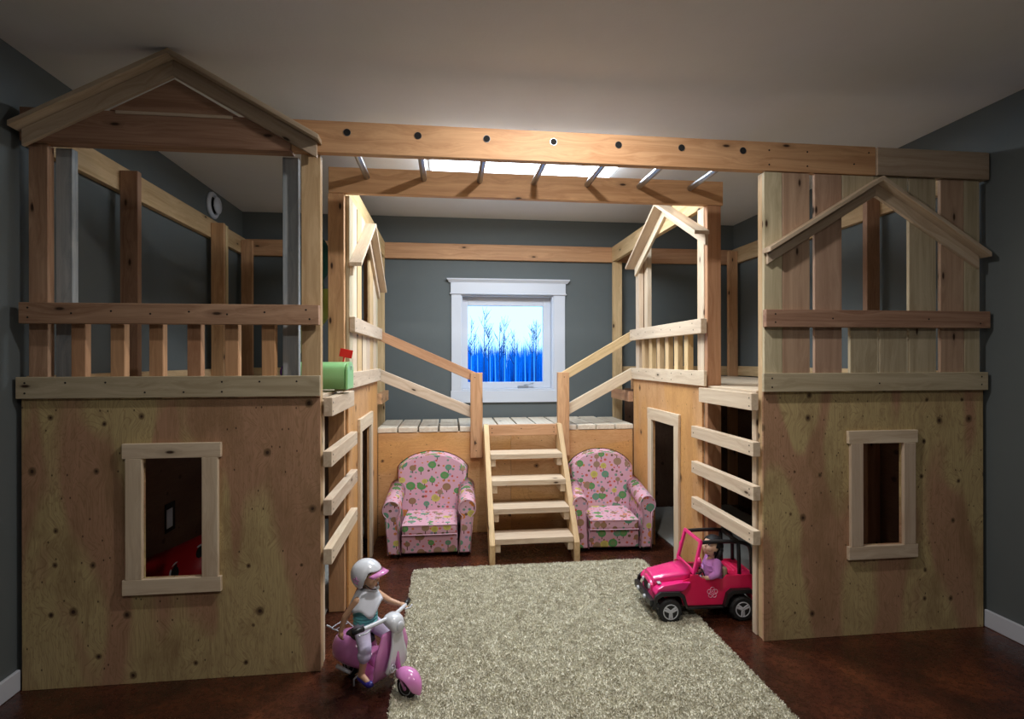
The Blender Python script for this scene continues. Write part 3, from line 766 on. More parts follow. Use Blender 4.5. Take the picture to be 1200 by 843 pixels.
# ------------------------------------------------------------------ organic helpers
def remesh(o, vox, smooth=3, f=.5):
    m = o.modifiers.new('remesh', 'REMESH'); m.mode = 'VOXEL'; m.voxel_size = vox; m.use_smooth_shade = True
    s = o.modifiers.new('smooth', 'SMOOTH'); s.iterations = smooth; s.factor = f
def bake(o):
    """keep the shaped surface as a plain mesh"""
    dg = bpy.context.evaluated_depsgraph_get(); dg.update()
    me = bpy.data.meshes.new_from_object(o.evaluated_get(dg)); o.modifiers.clear(); old = o.data; o.data = me
M['skin'] = plain('doll_skin', (.62, .36, .22), .42, spec=.4)
M['skin2'] = plain('doll_skin_dark', (.70, .44, .30), .42, spec=.4)
M['hairbrown'] = plain('brown_hair', (.10, .045, .022), .6)
M['hairblack'] = plain('black_hair', (.010, .009, .010), .55, spec=.25, bump=(260, .5, .002))
M['white'+'cloth'] = plain('white_cloth', (.80, .83, .90), .85, var=.05)
M['aqua'] = plain('aqua_cloth', (.20, .62, .66), .85, var=.12)
M['lilac'] = plain('pale_lilac_cloth', (.60, .55, .72), .85, var=.1)
M['purple'] = plain('purple_knit', (.55, .22, .56), .85, var=.12)
M['shoe'] = plain('violet_shoe', (.045, .035, .30), .3)
M['pinkp'] = plain('pink_plastic', (.74, .26, .58), .22, coat=.5)
M['hotpink'] = plain('hot_pink_plastic', (.85, .03, .22), .22, coat=.5)
M['redp'] = plain('red_pink_plastic', (.84, .02, .11), .28, coat=.4)
M['silver'] = plain('silver_plastic', (.60, .62, .66), .3, .1)
M['whitep'] = plain('white_plastic', (.72, .74, .78), .25, coat=.4)
M['blackp'] = plain('black_plastic', (.012, .012, .013), .38)
M['rubber'] = plain('black_rubber', (.014, .014, .014), .7)
M['eye'] = plain('eye_dark', (.02, .012, .01), .15); M['lip'] = plain('lip', (.5, .12, .10), .4)
M['tan'] = plain('tan_seat', (.38, .30, .19), .6)

def doll(name, Mw, label, J, skin, vox=.0022, headM=None):
    """J: joint positions; one continuous remeshed body, face features as children"""
    t = empty(name, Mw, label, 'doll')
    bm = bmesh.new()
    ball(bm, J['chest'], .047, (1.0, .80, 1.1) if not J.get('yz') else (.8, 1.0, 1.1)); ball(bm, J['pelvis'], .044, (.9, 1.0, .85))
    capsule(bm, J['pelvis'], J['chest'], .040, .043, 16)
    H = headM; hc = H.translation
    capsule(bm, J['chest'] + Vector((0, 0, .03)), hc + Vector((0, 0, -.03)), .017, .016)
    def hp(x, y, z): return H @ Vector((x, y, z))
    rot = H.to_euler()
    ball(bm, hp(0, 0, .006), .050, (1.0, .90, 1.02), 24, 16, rot)
    ball(bm, hp(.013, 0, -.016), .036, (1, 1.0, .95), 20, 12, rot)         # cheeks and jaw
    ball(bm, hp(.024, 0, -.036), .014, (1, 1.0, .8), 12, 8, rot)           # chin
    ball(bm, hp(.050, 0, -.006), .0062, (1, .9, 1), 10, 8, rot)            # nose
    ball(bm, hp(.034, .020, -.014), .015, (1, 1, 1), 12, 8, rot); ball(bm, hp(.034, -.020, -.014), .015, (1, 1, 1), 12, 8, rot)
    for s in (-1, 1): ball(bm, hp(.0, s * .046, -.004), .011, (.6, .4, 1), 10, 8, rot)
    for s in ('l', 'r'):
        sh, el, wr = J['sh' + s], J['el' + s], J['wr' + s]; hd = J['hd' + s]
        capsule(bm, sh, el, .0165, .0135); capsule(bm, el, wr, .0135, .0098)
        d = (hd - wr).normalized(); side = J['sd' + s].normalized(); nrm = d.cross(side)
        ball(bm, wr + d * .012, .012, (1, .9, .9), 10, 8)
        capsule(bm, wr + d * .008, wr + d * .016, .0105, .0105)
        curl = J.get('curl' + s, nrm)
        for q, (o_, ln) in enumerate(((-.0082, .017), (-.0028, .020), (.0026, .019), (.0078, .015))):
            a = wr + d * .020 + side * o_; b = a + d * ln * .55 + curl * .003; c_ = b + (d * .5 + curl * .9).normalized() * ln * .5
            capsule(bm, a, b, .0029, .0027, 8); capsule(bm, b, c_, .0027, .0024, 8)
        a = wr + d * .010 - side * .009; b = a - side * .008 + d * .008; capsule(bm, a, b, .0036, .0032, 8); capsule(bm, b, b + d * .008 + curl * .004, .0032, .0028, 8)
        hip, kn, an, toe = J['hip' + s], J['kn' + s], J['an' + s], J['toe' + s]
        capsule(bm, hip, kn, .028, .0195); capsule(bm, kn, an, .0195, .0125)
        capsule(bm, an, toe, .0125, .010)
        ball(bm, an + (an - toe).normalized() * .006 + Vector((0, 0, -.004)), .012)
    body = mk('body', bm, skin, t, smooth=True); remesh(body, vox); bake(body)
    # eyes, brows, mouth
    for s in (-1, 1):
        bm = bmesh.new(); ball(bm, hp(.0435, s * .0175, .004), .0062, (.5, 1, .95), 12, 8, rot); e = mk('eye', bm, M['whitep'], t, smooth=True)
        bm = bmesh.new(); ball(bm, hp(.0462, s * .0175, .004), .0043, (.4, 1, 1), 12, 8, rot); mk('iris', bm, M['eye'], e, smooth=True)
        bm = bmesh.new(); tube(bm, [hp(.0445, s * (.010 + .0045 * k), .0145 + .002 * math.sin(k * 1.05)) for k in range(4)], .0012, 6); mk('eyebrow', bm, M['hairbrown'], t, smooth=True)
    bm = bmesh.new(); tube(bm, [hp(.0475 - abs(k) * .0012, k * .0032, -.0245 + abs(k) * .0006) for k in range(-3, 4)], [.0006, .0017, .0024, .0021, .0024, .0017, .0006], 8); mk('mouth', bm, M['lip'], t, smooth=True)
    return t, hp, rot
V = Vector
# ------------------------------------------------------------------ scooter and its rider
sc_M = T(-.306, 2.328, .0) @ Matrix.Rotation(R(-37), 4, 'Z')
sc = empty('toy_scooter', sc_M, 'pink and white toy scooter standing on dark floor at left edge of the rug', 'toy scooter')
def mks(name, bm, m, par=sc, smooth=True, **k): return mk(name, bm, M[m], par, W[sc.name].copy(), smooth, **k)
def ring_yz(x, zc, w, h, n=20, e=2.4, yc=0):
    out = []
    for k in range(n):
        a = 2 * math.pi * k / n; c_, s_ = math.cos(a), math.sin(a)
        out.append((x, yc + w * abs(c_) ** (2 / e) * (1 if c_ >= 0 else -1), zc + h * abs(s_) ** (2 / e) * (1 if s_ >= 0 else -1)))
    return out
def wheel(par, c, r, wd_, mkf, hub=.55, spokes=0):
    bm = bmesh.new(); lathe(bm, [(r * .62, -wd_), (r * .90, -wd_), (r, -wd_ * .6), (r, wd_ * .6), (r * .90, wd_), (r * .62, wd_)], 28)
    bmesh.ops.transform(bm, matrix=Matrix.Translation(c) @ Matrix.Rotation(R(90), 4, 'X'), verts=bm.verts[:])
    w_ = mkf('wheel', bm, 'rubber', par)
    bm = bmesh.new(); rh = r * hub
    for s in (-1, 1): lathe(bm, [(r * .64, s * wd_ * .7), (r * .66, s * wd_ * 1.04), (rh, s * wd_ * .98), (rh * .85, s * wd_ * .55), (.001, s * wd_ * .5)], 24)
    bmesh.ops.transform(bm, matrix=Matrix.Translation(c) @ Matrix.Rotation(R(90), 4, 'X'), verts=bm.verts[:])
    mkf('rim', bm, 'silver', w_)
    return w_
wheel(sc, (-.155, 0, .047), .046, .014, mks); wheel(sc, (.165, 0, .047), .046, .014, mks)
# rear body
bm = bmesh.new()
loft(bm, [ring_yz(x, z, wd_, h) for x, z, wd_, h in ((-.240, .110, .014, .018), (-.232, .114, .040, .044), (-.208, .122, .060, .062), (-.165, .128, .072, .070), (-.12, .130, .076, .071), (-.08, .124, .070, .066), (-.055, .117, .056, .058), (-.045, .112, .042, .046))])
for v in bm.verts:
    if v.co.z < .070: v.co.z = .070 + (v.co.z - .07) * .15
mks('rear_body', bm, 'pinkp')
# tunnel of footboard, seat front and leg shield: a bent ribbon
def ribbon(path, wds, th, name, m, dish=0):
    bm = bmesh.new(); rows = []
    P = smoothpath([(a, 0, b) for a, b in path], 6); n = len(P)
    for i, p in enumerate(P):
        t = (P[min(i + 1, n - 1)] - P[max(i - 1, 0)]).normalized(); nn = Vector((-t.z, 0, t.x))
        f = i / (n - 1) * (len(wds) - 1); k = min(int(f), len(wds) - 2); wv = wds[k] + (wds[k + 1] - wds[k]) * (f - k)
        row = []
        for q in range(9):
            u = -1 + q / 4; row.append(p + Vector((0, u * wv, 0)) + nn * (dish * u * u))
        rows.append((row, nn))
    up = [[bm.verts.new(a + nn * th / 2) for a in row] for row, nn in rows]; lo = [[bm.verts.new(a - nn * th / 2) for a in row] for row, nn in rows]
    for i in range(n - 1):
        for q in range(8):
            bm.faces.new((up[i][q], up[i][q + 1], up[i + 1][q + 1], up[i + 1][q])); bm.faces.new((lo[i][q], lo[i + 1][q], lo[i + 1][q + 1], lo[i][q + 1]))
        for q in (0, 8): bm.faces.new((up[i][q], up[i + 1][q], lo[i + 1][q], lo[i][q]))
    for q in range(8):
        bm.faces.new((up[0][q], lo[0][q], lo[0][q + 1], up[0][q + 1])); bm.faces.new((up[-1][q], up[-1][q + 1], lo[-1][q + 1], lo[-1][q]))
    return mks(name, bm, m)
ribbon([(-.055, .165), (-.050, .10), (-.035, .052), (.0, .040), (.035, .044), (.062, .075), (.078, .12), (.088, .18), (.092, .262)], [.040, .050, .056, .062, .070, .084, .095, .094, .058], .006, 'leg_shield', 'pinkp', .004)
ribbon([(.080, .082), (.100, .11), (.110, .15), (.110, .21), (.104, .272)], [.030, .058, .052, .034, .024], .010, 'front_panel', 'whitep', -.004)
bm = bmesh.new(); tube(bm, [(.114, .015 * math.cos(a) - .030, .118 + .015 * math.sin(a)) for a in [k * math.pi / 8 for k in range(16)]], .0025, 6, True); ball(bm, (.110, -.030, .118), .008); mks('badge', bm, 'silver')
bm = bmesh.new(); loft(bm, [ring_yz(x, z, wd_, h) for x, z, wd_, h in ((-.045, .13, .03, .022), (-.02, .125, .042, .032), (.01, .10, .03, .018), (.02, .095, .01, .008))]); mks('seat_front_fairing', bm, 'pinkp')
# front fender and fork
bm = bmesh.new()
sec = []
for k in range(13):
    a = R(150 - k * 165 / 12); rr = .074
    c_ = Vector((.165 + rr * math.cos(a), 0, .050 + rr * math.sin(a))); sec.append((c_, a, .044 * (math.sin(math.pi * (k + .8) / 13.6) ** .5)))
rows = []
for c_, a, wv in sec:
    row = []
    for q in range(9):
        u = -1 + q / 4; fall = .030 * (abs(u) ** 2.2)
        row.append(c_ + Vector((0, u * wv, 0)) - Vector((math.cos(a), 0, math.sin(a))) * fall)
    rows.append([bm.verts.new(p) for p in row])
for A, B in zip(rows, rows[1:]):
    for q in range(8): bm.faces.new((A[q], A[q + 1], B[q + 1], B[q]))
fd = mks('front_fender', bm, 'pinkp'); so = fd.modifiers.new('solid', 'SOLIDIFY'); so.thickness = .004; ss = fd.modifiers.new('sub', 'SUBSURF'); ss.levels = ss.render_levels = 1
bm = bmesh.new(); cyl(bm, (.118, 0, .11), (.085, 0, .270), .012, seg=12); cyl(bm, (.165, -.018, .044), (.165, .018, .044), .008)
for s in (-1, 1): tube(bm, [(.165, s * .0175, .044), (.140, s * .0175, .085), (.12, s * .010, .105)], .005, 8)
mks('front_fork', bm, 'pinkp')
def lift(bm):
    bmesh.ops.translate(bm, vec=(-.004, 0, .036), verts=bm.verts[:]); return bm
# steering head
bm = bmesh.new(); loft(bm, [ring_yz(x, z, wd_, h) for x, z, wd_, h in ((.058, .266, .018, .012), (.070, .266, .036, .022), (.095, .262, .040, .030), (.118, .252, .036, .034), (.132, .246, .028, .026))])
hd = mks('steering_head', lift(bm), 'whitep')
bm = bmesh.new(); loft(bm, [ring_yz(x, .246, wd_, wd_, e=2) for x, wd_ in ((.130, .022), (.136, .020), (.140, .012), (.141, .004))]); mks('headlight', lift(bm), 'silver', hd)
bm = bmesh.new(); tube(bm, smoothpath([(.050, -.125, .268), (.068, -.08, .272), (.085, 0, .276), (.068, .08, .272), (.050, .125, .268)], 6), .0085, 10); hb = mks('handlebar', lift(bm), 'whitep')
for s in (-1, 1):
    bm = bmesh.new(); cyl(bm, (.0505, s * .122, .268), (.030, s * .168, .266), .0105, .0115, 14); mks('grip', lift(bm), 'blackp', hb)
    bm = bmesh.new(); tube(bm, [(.068, s * .10, .262), (.072, s * .125, .258), (.060, s * .155, .256)], .003, 6); ball(bm, (.060, s * .155, .256), .0045); mks('brake_lever', lift(bm), 'silver', hb)
# seat
bm = bmesh.new(); loft(bm, [ring_yz(x, z, wd_, h) for x, z, wd_, h in ((-.165, .186, .020, .010), (-.15, .190, .036, .016), (-.10, .190, .042, .017), (-.05, .186, .036, .015), (-.03, .182, .018, .008))]); mks('seat', bm, 'blackp')
bm = bmesh.new()
tube(bm, smoothpath([(-.16, -.03, .185), (-.20, -.035, .195), (-.235, -.035, .200), (-.238, .035, .200), (-.20, .035, .195), (-.16, .03, .185)], 5), .0025, 6)
tube(bm, [(-.215, -.034, .197), (-.215, .034, .197)], .0022, 6)
for s in (-1, 1): capsule(bm, (-.236, s * .037, .200), (-.250, s * .050, .212), .004, .004, 8)
mks('rear_rack', bm, 'silver')
bm = bmesh.new(); tube(bm, [(-.05, -.045, .06), (-.08, -.055, .03), (-.075, -.060, .005)], .004, 6); mks('side_stand', bm, 'silver')
bm = bmesh.new(); cyl(bm, (-.19, -.048, .05), (-.11, -.048, .045), .010, .007, 12); cyl(bm, (-.155, -.02, .044), (-.155, .02, .044), .008); mks('exhaust', bm, 'silver')

def up(p): return V(p)
J = dict(pelvis=V((-.085, 0, .236)), chest=V((-.078, 0, .322)))
for s, sg in (('l', 1), ('r', -1)):
    J['sh' + s] = V((-.076, sg * .052, .352)); J['hip' + s] = V((-.075, sg * .028, .228))
    J['kn' + s] = V((-.010, sg * .072, .170)); J['an' + s] = V((-.022, sg * .080, .068)); J['toe' + s] = V((.022, sg * .084, .052))
J['elr'] = V((-.118, -.080, .285)); J['wrr'] = V((-.135, -.088, .222)); J['hdr'] = V((-.133, -.088, .18)); J['sdr'] = V((1, 0, 0)); J['curlr'] = V((0, .7, 0))
J['ell'] = V((-.022, .084, .312)); J['wrl'] = V((.020, .105, .298)); J['hdl'] = V((.05, .118, .292)); J['sdl'] = V((-.35, .93, 0)); J['curll'] = V((0, 0, -1))
hM = T(-.070, 0, .440) @ Matrix.Rotation(R(20), 4, 'Z') @ Matrix.Rotation(R(8), 4, 'Y')
dl, hp, rot = doll('helmeted_doll', sc_M @ T(.012, 0, .012), 'doll in white helmet with pink visor riding the pink scooter', J, M['skin'], headM=hM)
def mkd(name, bm, m, par=None, smooth=True, **k): return mk(name, bm, M[m], par or dl, W[dl.name].copy(), smooth, **k)
# helmet: open-faced shell
def helmet():
    bm = bmesh.new(); n = 40; rows = []
    for i in range(15):
        th_ = R(i * 125 / 14)
        row = []
        for k in range(n):
            a = 2 * math.pi * k / n
            front = max(0, math.cos(a)) ; lim = R(138 - 76 * (1 / (1 + math.exp(-(math.cos(a) - .28) * 16))))
            t_ = min(th_, lim * i / 14 * 1.0) if False else lim * i / 14
            row.append(bm.verts.new((.065 * math.sin(t_) * math.cos(a) * 1.05 - .004, .063 * math.sin(t_) * math.sin(a), (.010 + .063 * math.cos(t_)) if t_ < 1.57 else .010 + .068 * math.cos(t_))))
        rows.append(row)
    for A, B in zip(rows, rows[1:]):
        for k in range(n): bm.faces.new((A[k], A[(k + 1) % n], B[(k + 1) % n], B[k]))
    bmesh.ops.remove_doubles(bm, verts=bm.verts[:], dist=1e-5)
    bmesh.ops.transform(bm, matrix=hM, verts=bm.verts[:])
    o = mkd('helmet', bm, 'whitep'); s = o.modifiers.new('solid', 'SOLIDIFY'); s.thickness = .004; return o
hel = helmet()
bm = bmesh.new(); n = 17; ra, rb = [], []
for k in range(n):
    a = R(-62 + 124 * k / (n - 1)); ra.append(bm.verts.new(hM @ V((.060 * math.cos(a), .062 * math.sin(a), .040 - .018 * (abs(k - 8) / 8) ** 2)))); rb.append(bm.verts.new(hM @ V((.060 * math.cos(a) + .030 * math.cos(a) ** .6, .060 * math.sin(a), .036 - .022 * (abs(k - 8) / 8) ** 2))))
for k in range(n - 1): bm.faces.new((ra[k], ra[k + 1], rb[k + 1], rb[k]))
vz = mkd('visor', bm, 'pinkp', hel); s = vz.modifiers.new('solid', 'SOLIDIFY'); s.thickness = .003; s.offset = 0
bm = bmesh.new()      # pink star ring on the helmet's side
sp = []
for k in range(10):
    a = R(90 + 36 * k); r_ = .017 if k % 2 == 0 else .008
    x_, z_ = -.022 + r_ * math.cos(a), -.002 + r_ * math.sin(a)
    yy = .0665 * math.sqrt(max(0, 1 - ((x_ + .004) / .068) ** 2 - ((z_ - .010) / .063) ** 2)); sp.append(hM @ V((x_, -yy, z_)))
tube(bm, sp, .0016, 6, True); mkd('star', bm, 'pinkp', hel)
bm = bmesh.new(); tube(bm, smoothpath([hp(.020, -.056, -.012), hp(.038, -.036, -.034), hp(.050, -.010, -.044), hp(.052, 0, -.042)], 5), .0028, 6); tube(bm, smoothpath([hp(.020, .056, -.012), hp(.038, .036, -.034), hp(.050, .010, -.044)], 5), .0028, 6); mkd('chin_strap', bm, 'blackp')
bm = bmesh.new(); ball(bm, hp(.054, 0, -.040), .010, (.7, 1.1, .9), 14, 10, rot); mkd('chin_cup', bm, 'whitep')
bm = bmesh.new(); ball(bm, hp(-.004, 0, .006), .0555, (.98, .96, 1), 24, 16, rot)
for v in [v for v in bm.verts if (hM.inverted() @ v.co).x > .018 + max(0, (hM.inverted() @ v.co).z) * .6]: bm.verts.remove(v)
mkd('hair', bm, 'hairbrown')
# clothing
bm = bmesh.new(); capsule(bm, J['pelvis'] + V((0, 0, .008)), J['chest'], .047, .049, 18); ball(bm, J['chest'] + V((0, 0, .004)), .049, (.88, 1.02, .85), 20, 12)
for k in range(5): tube(bm, [(J['pelvis'].x + .004 + .048 * math.cos(a), .051 * math.sin(a), .246 + k * .015 + .003 * math.sin(3 * a + k)) for a in [q * math.pi / 12 for q in range(24)]], .004, 6, True)
o = mkd('shirt', bm, 'aqua'); remesh(o, .003, 2); bake(o)
bm = bmesh.new(); ball(bm, J['pelvis'] + V((.002, 0, -.004)), .049, (.95, 1.05, .85))
for s in ('l', 'r'):
    h_, k_ = J['hip' + s], J['kn' + s]; capsule(bm, h_, k_, .034, .027, 14); capsule(bm, k_, k_.lerp(J['an' + s], .28), .0265, .0255, 14)
    for q in range(4):
        c_ = h_.lerp(k_, .5 + q * .16) if q < 3 else k_.lerp(J['an' + s], .2); ball(bm, c_, .0295)
o = mkd('trousers', bm, 'lilac'); remesh(o, .003, 2); bake(o)
bm = bmesh.new(); n = 48; rows = []      # bib cape with a pointed front and shoulders
for i in range(8):
    f = i / 7; row = []
    for k in range(n):
        a = 2 * math.pi * k / n; ln = .058 + .050 * max(0, math.cos(a + R(25))) ** 7 + .020 * abs(math.sin(a)) ** 8 + .012 * max(0, -math.cos(a)) ** 3
        rx = .019 + .040 * f ** .7; ry = .021 + .052 * f ** .75
        row.append(bm.verts.new((J['chest'].x + .004 + rx * math.cos(a), ry * math.sin(a), .392 - ln * f ** 1.2 - .003 * f + .0025 * math.sin(5 * a) * f)))
    rows.append(row)
for A, B in zip(rows, rows[1:]):
    for k in range(n): bm.faces.new((A[k], A[(k + 1) % n], B[(k + 1) % n], B[k]))
o = mkd('bib', bm, 'white' + 'cloth'); s = o.modifiers.new('solid', 'SOLIDIFY'); s.thickness = .004; s.offset = 1
for s in ('l', 'r'):
    an, toe = J['an' + s], J['toe' + s]; bm = bmesh.new()
    ball(bm, toe + V((.004, 0, -.004)), .0165, (1.25, .95, .75)); capsule(bm, an + V((-.010, 0, -.014)), toe + V((0, 0, -.008)), .012, .013, 12)
    o = mkd('shoe', bm, 'shoe'); remesh(o, .002, 2); bake(o)
# ------------------------------------------------------------------ toy car and its driver
jm = T(1.345, 2.825, 0) @ Matrix.Rotation(R(180 - 2.5), 4, 'Z')
jp = empty('toy_car', jm, 'hot pink open-top toy off-road car parked on the rug edge by the right playhouse', 'toy car')
def mj(name, bm, m, par=jp, smooth=False, **k): return mk(name, bm, M[m] if isinstance(m, str) else m, par, W[jp.name].copy(), smooth, **k)
def fl(x, y, z): return V((x, y, z))
HW = .118
# side/tub body
def side(name, y0, y1):
    pts = [(.215, .095), (.215, .175), (.075, .218), (.072, .238), (.030, .238), (.012, .215), (-.105, .210), (-.125, .232), (-.285, .232), (-.285, .10), (-.262, .095), (-.25, .140), (-.215, .158), (-.165, .158), (-.13, .14), (-.112, .075), (.112, .075), (.13, .14), (.165, .155)]
    bm = bmesh.new(); a, b = prof_y(bm, pts, y0, y1); ends_bevel(bm, [v for v in bm.verts if abs(v.co.y - (y1 if y1 > 0 else y0)) < 1e-6 or abs(v.co.y) > .117], .004, 2)
    return mj(name, bm, 'redp')
side('body_side', HW - .010, HW); side('body_side', -HW, -HW + .010)
bm = bmesh.new(); box(bm, -.275, .21, -HW + .0105, HW - .0105, .070, .082, .002, 1); mj('floor_pan', bm, 'blackp')
bm = bmesh.new(); box(bm, -.285, -.275, -HW + .011, HW - .011, .083, .23, .003, 1); mj('tailgate', bm, 'redp')
bm = bmesh.new(); box(bm, -.274, -.15, -HW + .0105, HW - .0105, .205, .228, .006, 2)
for k in range(4): box(bm, -.255 + k * .025, -.243 + k * .025, -.06, .06, .2285, .2325, .002, 1)
mj('rear_deck', bm, 'redp')
# hood: tapered, rounded
bm = bmesh.new()
def hoodring(x, w, z0, z1): 
    pts = []
    for k in range(15):
        u = -1 + k / 7; pts.append((x, w * u, z1 - .020 * abs(u) ** 3.5))
    return pts + [(x, w, z0), (x, -w, z0)]
loft(bm, [hoodring(*q) for q in ((.262, .070, .15, .205), (.255, .078, .15, .219), (.20, .084, .15, .232), (.12, .094, .15, .246), (.052, .104, .15, .256))])
mj('hood', bm, 'hotpink', smooth=False).modifiers.new('wn', 'WEIGHTED_NORMAL')
bm = bmesh.new(); loft(bm, [hoodring(*q) for q in ((.275, .062, .10, .178), (.272, .070, .10, .192), (.245, .074, .10, .2))]); gr = mj('grille', bm, 'hotpink')
for k in range(6):
    bm = bmesh.new(); y = -.030 + .012 * k; box(bm, .2745, .2775, y - .0032, y + .0032, .125, .175, .001, 1); mj('grille_slot', bm, 'blackp', gr)
for s in (-1, 1):
    # front fenders
    bm = bmesh.new(); pts = [(.262, .125), (.268, .150), (.255, .172), (.225, .190), (.12, .205), (.075, .205), (.105, .165), (.125, .158), (.15, .165), (.24, .150), (.255, .12)]
    y0, y1 = (.068, .132) if s > 0 else (-.132, -.068); a, b = prof_y(bm, pts, y0, y1); ends_bevel(bm, a + b, .006, 2); mj('front_fender', bm, 'hotpink')
    # wheel-arch flares
    for xc in (.195, -.195):
        bm = bmesh.new(); pts = [(xc + .098, .075), (xc + .080, .142), (xc + .052, .164), (xc - .052, .164), (xc - .080, .142), (xc - .098, .075), (xc - .084, .075), (xc - .068, .130), (xc - .045, .146), (xc + .045, .146), (xc + .068, .130), (xc + .084, .075)]
        y0, y1 = (.1185, .148) if s > 0 else (-.148, -.1185)
        if xc > 0: y0, y1 = (.1325, .150) if s > 0 else (-.150, -.1325)
        a, b = prof_y(bm, pts, y0, y1); ends_bevel(bm, a + b, .003, 2); mj('wheel_arch', bm, 'blackp')
    for xz, zz in ((.273, .172),):
        bm = bmesh.new(); cyl(bm, (xz - .004, s * .050, zz - .012), (xz + .006, s * .050, zz - .012), .014, .013, 18); mj('headlight', bm, 'silver')
    bm = bmesh.new(); cyl(bm, (.300, s * .055, .108), (.309, s * .055, .108), .012, .011, 16); cyl(bm, (.309, s * .055, .108), (.3095, s * .055, .108), .007, .007, 12); mj('fog_light', bm, 'silver')
    bm = bmesh.new(); box(bm, -.10, .10, s * .124 - .010, s * .124 + .010, .062, .074, .003, 1); mj('running_board', bm, 'blackp')
    bm = bmesh.new(); box(bm, .225, .245, s * .090 - .014, s * .090 + .014, .188, .196, .003, 1); mj('turn_lamp', bm, 'silver')
bm = bmesh.new(); box(bm, .274, .300, -.140, .140, .088, .122, .006, 2); mj('bumper', bm, 'blackp')
bm = bmesh.new(); box(bm, -.302, -.286, -.130, .130, .090, .120, .005, 2); mj('rear_bumper', bm, 'blackp')
# chassis and wheels
bm = bmesh.new(); box(bm, -.27, .272, -.05, .05, .055, .0695, .004, 1)
for xc in (.195, -.195): cyl(bm, (xc, -.118, .062), (xc, .118, .062), .010)
mj('chassis', bm, 'blackp')
for xc in (.195, -.195):
    for s in (-1, 1):
        c_ = V((xc, s * .128, .063)); r, wd_ = .062, .026
        bm = bmesh.new(); lathe(bm, [(r * .60, -wd_), (r * .90, -wd_), (r, -wd_ * .62), (r, wd_ * .62), (r * .90, wd_), (r * .60, wd_)], 36)
        for k in range(24):
            a = k * math.pi / 12; m_ = Matrix.Rotation(a, 4, 'Z') @ Matrix.Translation((r, 0, (-1) ** k * wd_ * .4)) @ Matrix.Diagonal((.004, .008, wd_ * .9, 1)); bmesh.ops.create_cube(bm, size=1, matrix=m_)
        bmesh.ops.transform(bm, matrix=Matrix.Translation(c_) @ Matrix.Rotation(R(90), 4, 'X'), verts=bm.verts[:]); w_ = mj('wheel', bm, 'rubber')
        bm = bmesh.new(); lathe(bm, [(.040, wd_ * .5), (.0405, wd_ * 1.05), (.036, wd_ * 1.08), (.033, wd_ * .8), (.031, wd_ * .35), (.001, wd_ * .3)], 32)
        for k in range(3):
            for dd in (-.004, .004): 
                a = R(90 + 120 * k); p0 = V((math.cos(a) * .006, math.sin(a) * .006, wd_ * .85)); p1 = V((math.cos(a) * .034, math.sin(a) * .034, wd_ * .75)); sd = V((-math.sin(a), math.cos(a), 0)) * dd
                capsule(bm, p0 + sd, p1 + sd * 1.6, .0068, .0085, 8)
        cyl(bm, (0, 0, wd_ * .4), (0, 0, wd_ * 1.05), .009, .007, 14)
        bmesh.ops.transform(bm, matrix=Matrix.Translation(c_) @ Matrix.Rotation(R(-90 * s), 4, 'X'), verts=bm.verts[:]); mj('rim', bm, 'silver', w_)
# windscreen frame
bm = bmesh.new(); A = [V((.052, s * y, z)) for s, y, z in ((-1, .112, .250), (1, .112, .250))]; B = [V((.012, s * .104, .408)) for s in (1, -1)]
def flatbar(bm, p, q, w, t, nrm):
    d = (q - p).normalized(); sd = d.cross(nrm).normalized() * w / 2; nn = nrm.normalized() * t / 2
    loft(bm, [[e + sd + nn, e - sd + nn, e - sd - nn, e + sd - nn] for e in (p, q)])
nr = (B[0] - A[1]).cross(V((0, 1, 0)))
flatbar(bm, A[0], B[1], .022, .014, nr); flatbar(bm, A[1], B[0], .022, .014, nr)
flatbar(bm, B[0] + V((0, .008, 0)), B[1] - V((0, .008, 0)), .018, .0125, nr); flatbar(bm, A[0] - V((0, .008, 0)), A[1] + V((0, .008, 0)), .022, .0125, nr)
bmesh.ops.bevel(bm, geom=bm.edges[:], offset=.002, segments=2, affect='EDGES'); mj('windscreen_frame', bm, 'hotpink')
G2 = NT('clear_plastic'); G2.base((.95, .95, .95), .03); G2.b.inputs['Transmission Weight'].default_value = 1; G2.b.inputs['IOR'].default_value = 1.1; M['clear'] = G2.m
bm = bmesh.new(); nn = nr.normalized() * .001; loft(bm, [[a + nn, b + nn, b - nn, a - nn] for a, b in ((A[0] + V((0, .008, 0)), A[1] - V((0, .008, 0))), (B[1] + V((0, .008, 0)), B[0] - V((0, .008, 0))))]); mj('windscreen', bm, 'clear')
bm = bmesh.new()
for s in (-1, 1): capsule(bm, (.030, s * .126, .30), (.030, s * .128, .325), .009, .009, 10)
mj('side_mirrors', bm, 'hotpink', smooth=True)
# roll cage
bm = bmesh.new()
for s in (-1, 1):
    tube(bm, smoothpath([(.010, s * .100, .402), (-.08, s * .101, .406), (-.17, s * .102, .404), (-.235, s * .104, .392), (-.262, s * .106, .355), (-.268, s * .108, .225)], 6), .0105, 10)
    tube(bm, [(-.195, s * .103, .400), (-.200, s * .105, .222)], .010, 10)
tube(bm, [(-.20, -.103, .400), (-.20, .103, .400)], .0095, 10)
mj('roll_cage', bm, 'blackp', smooth=True)
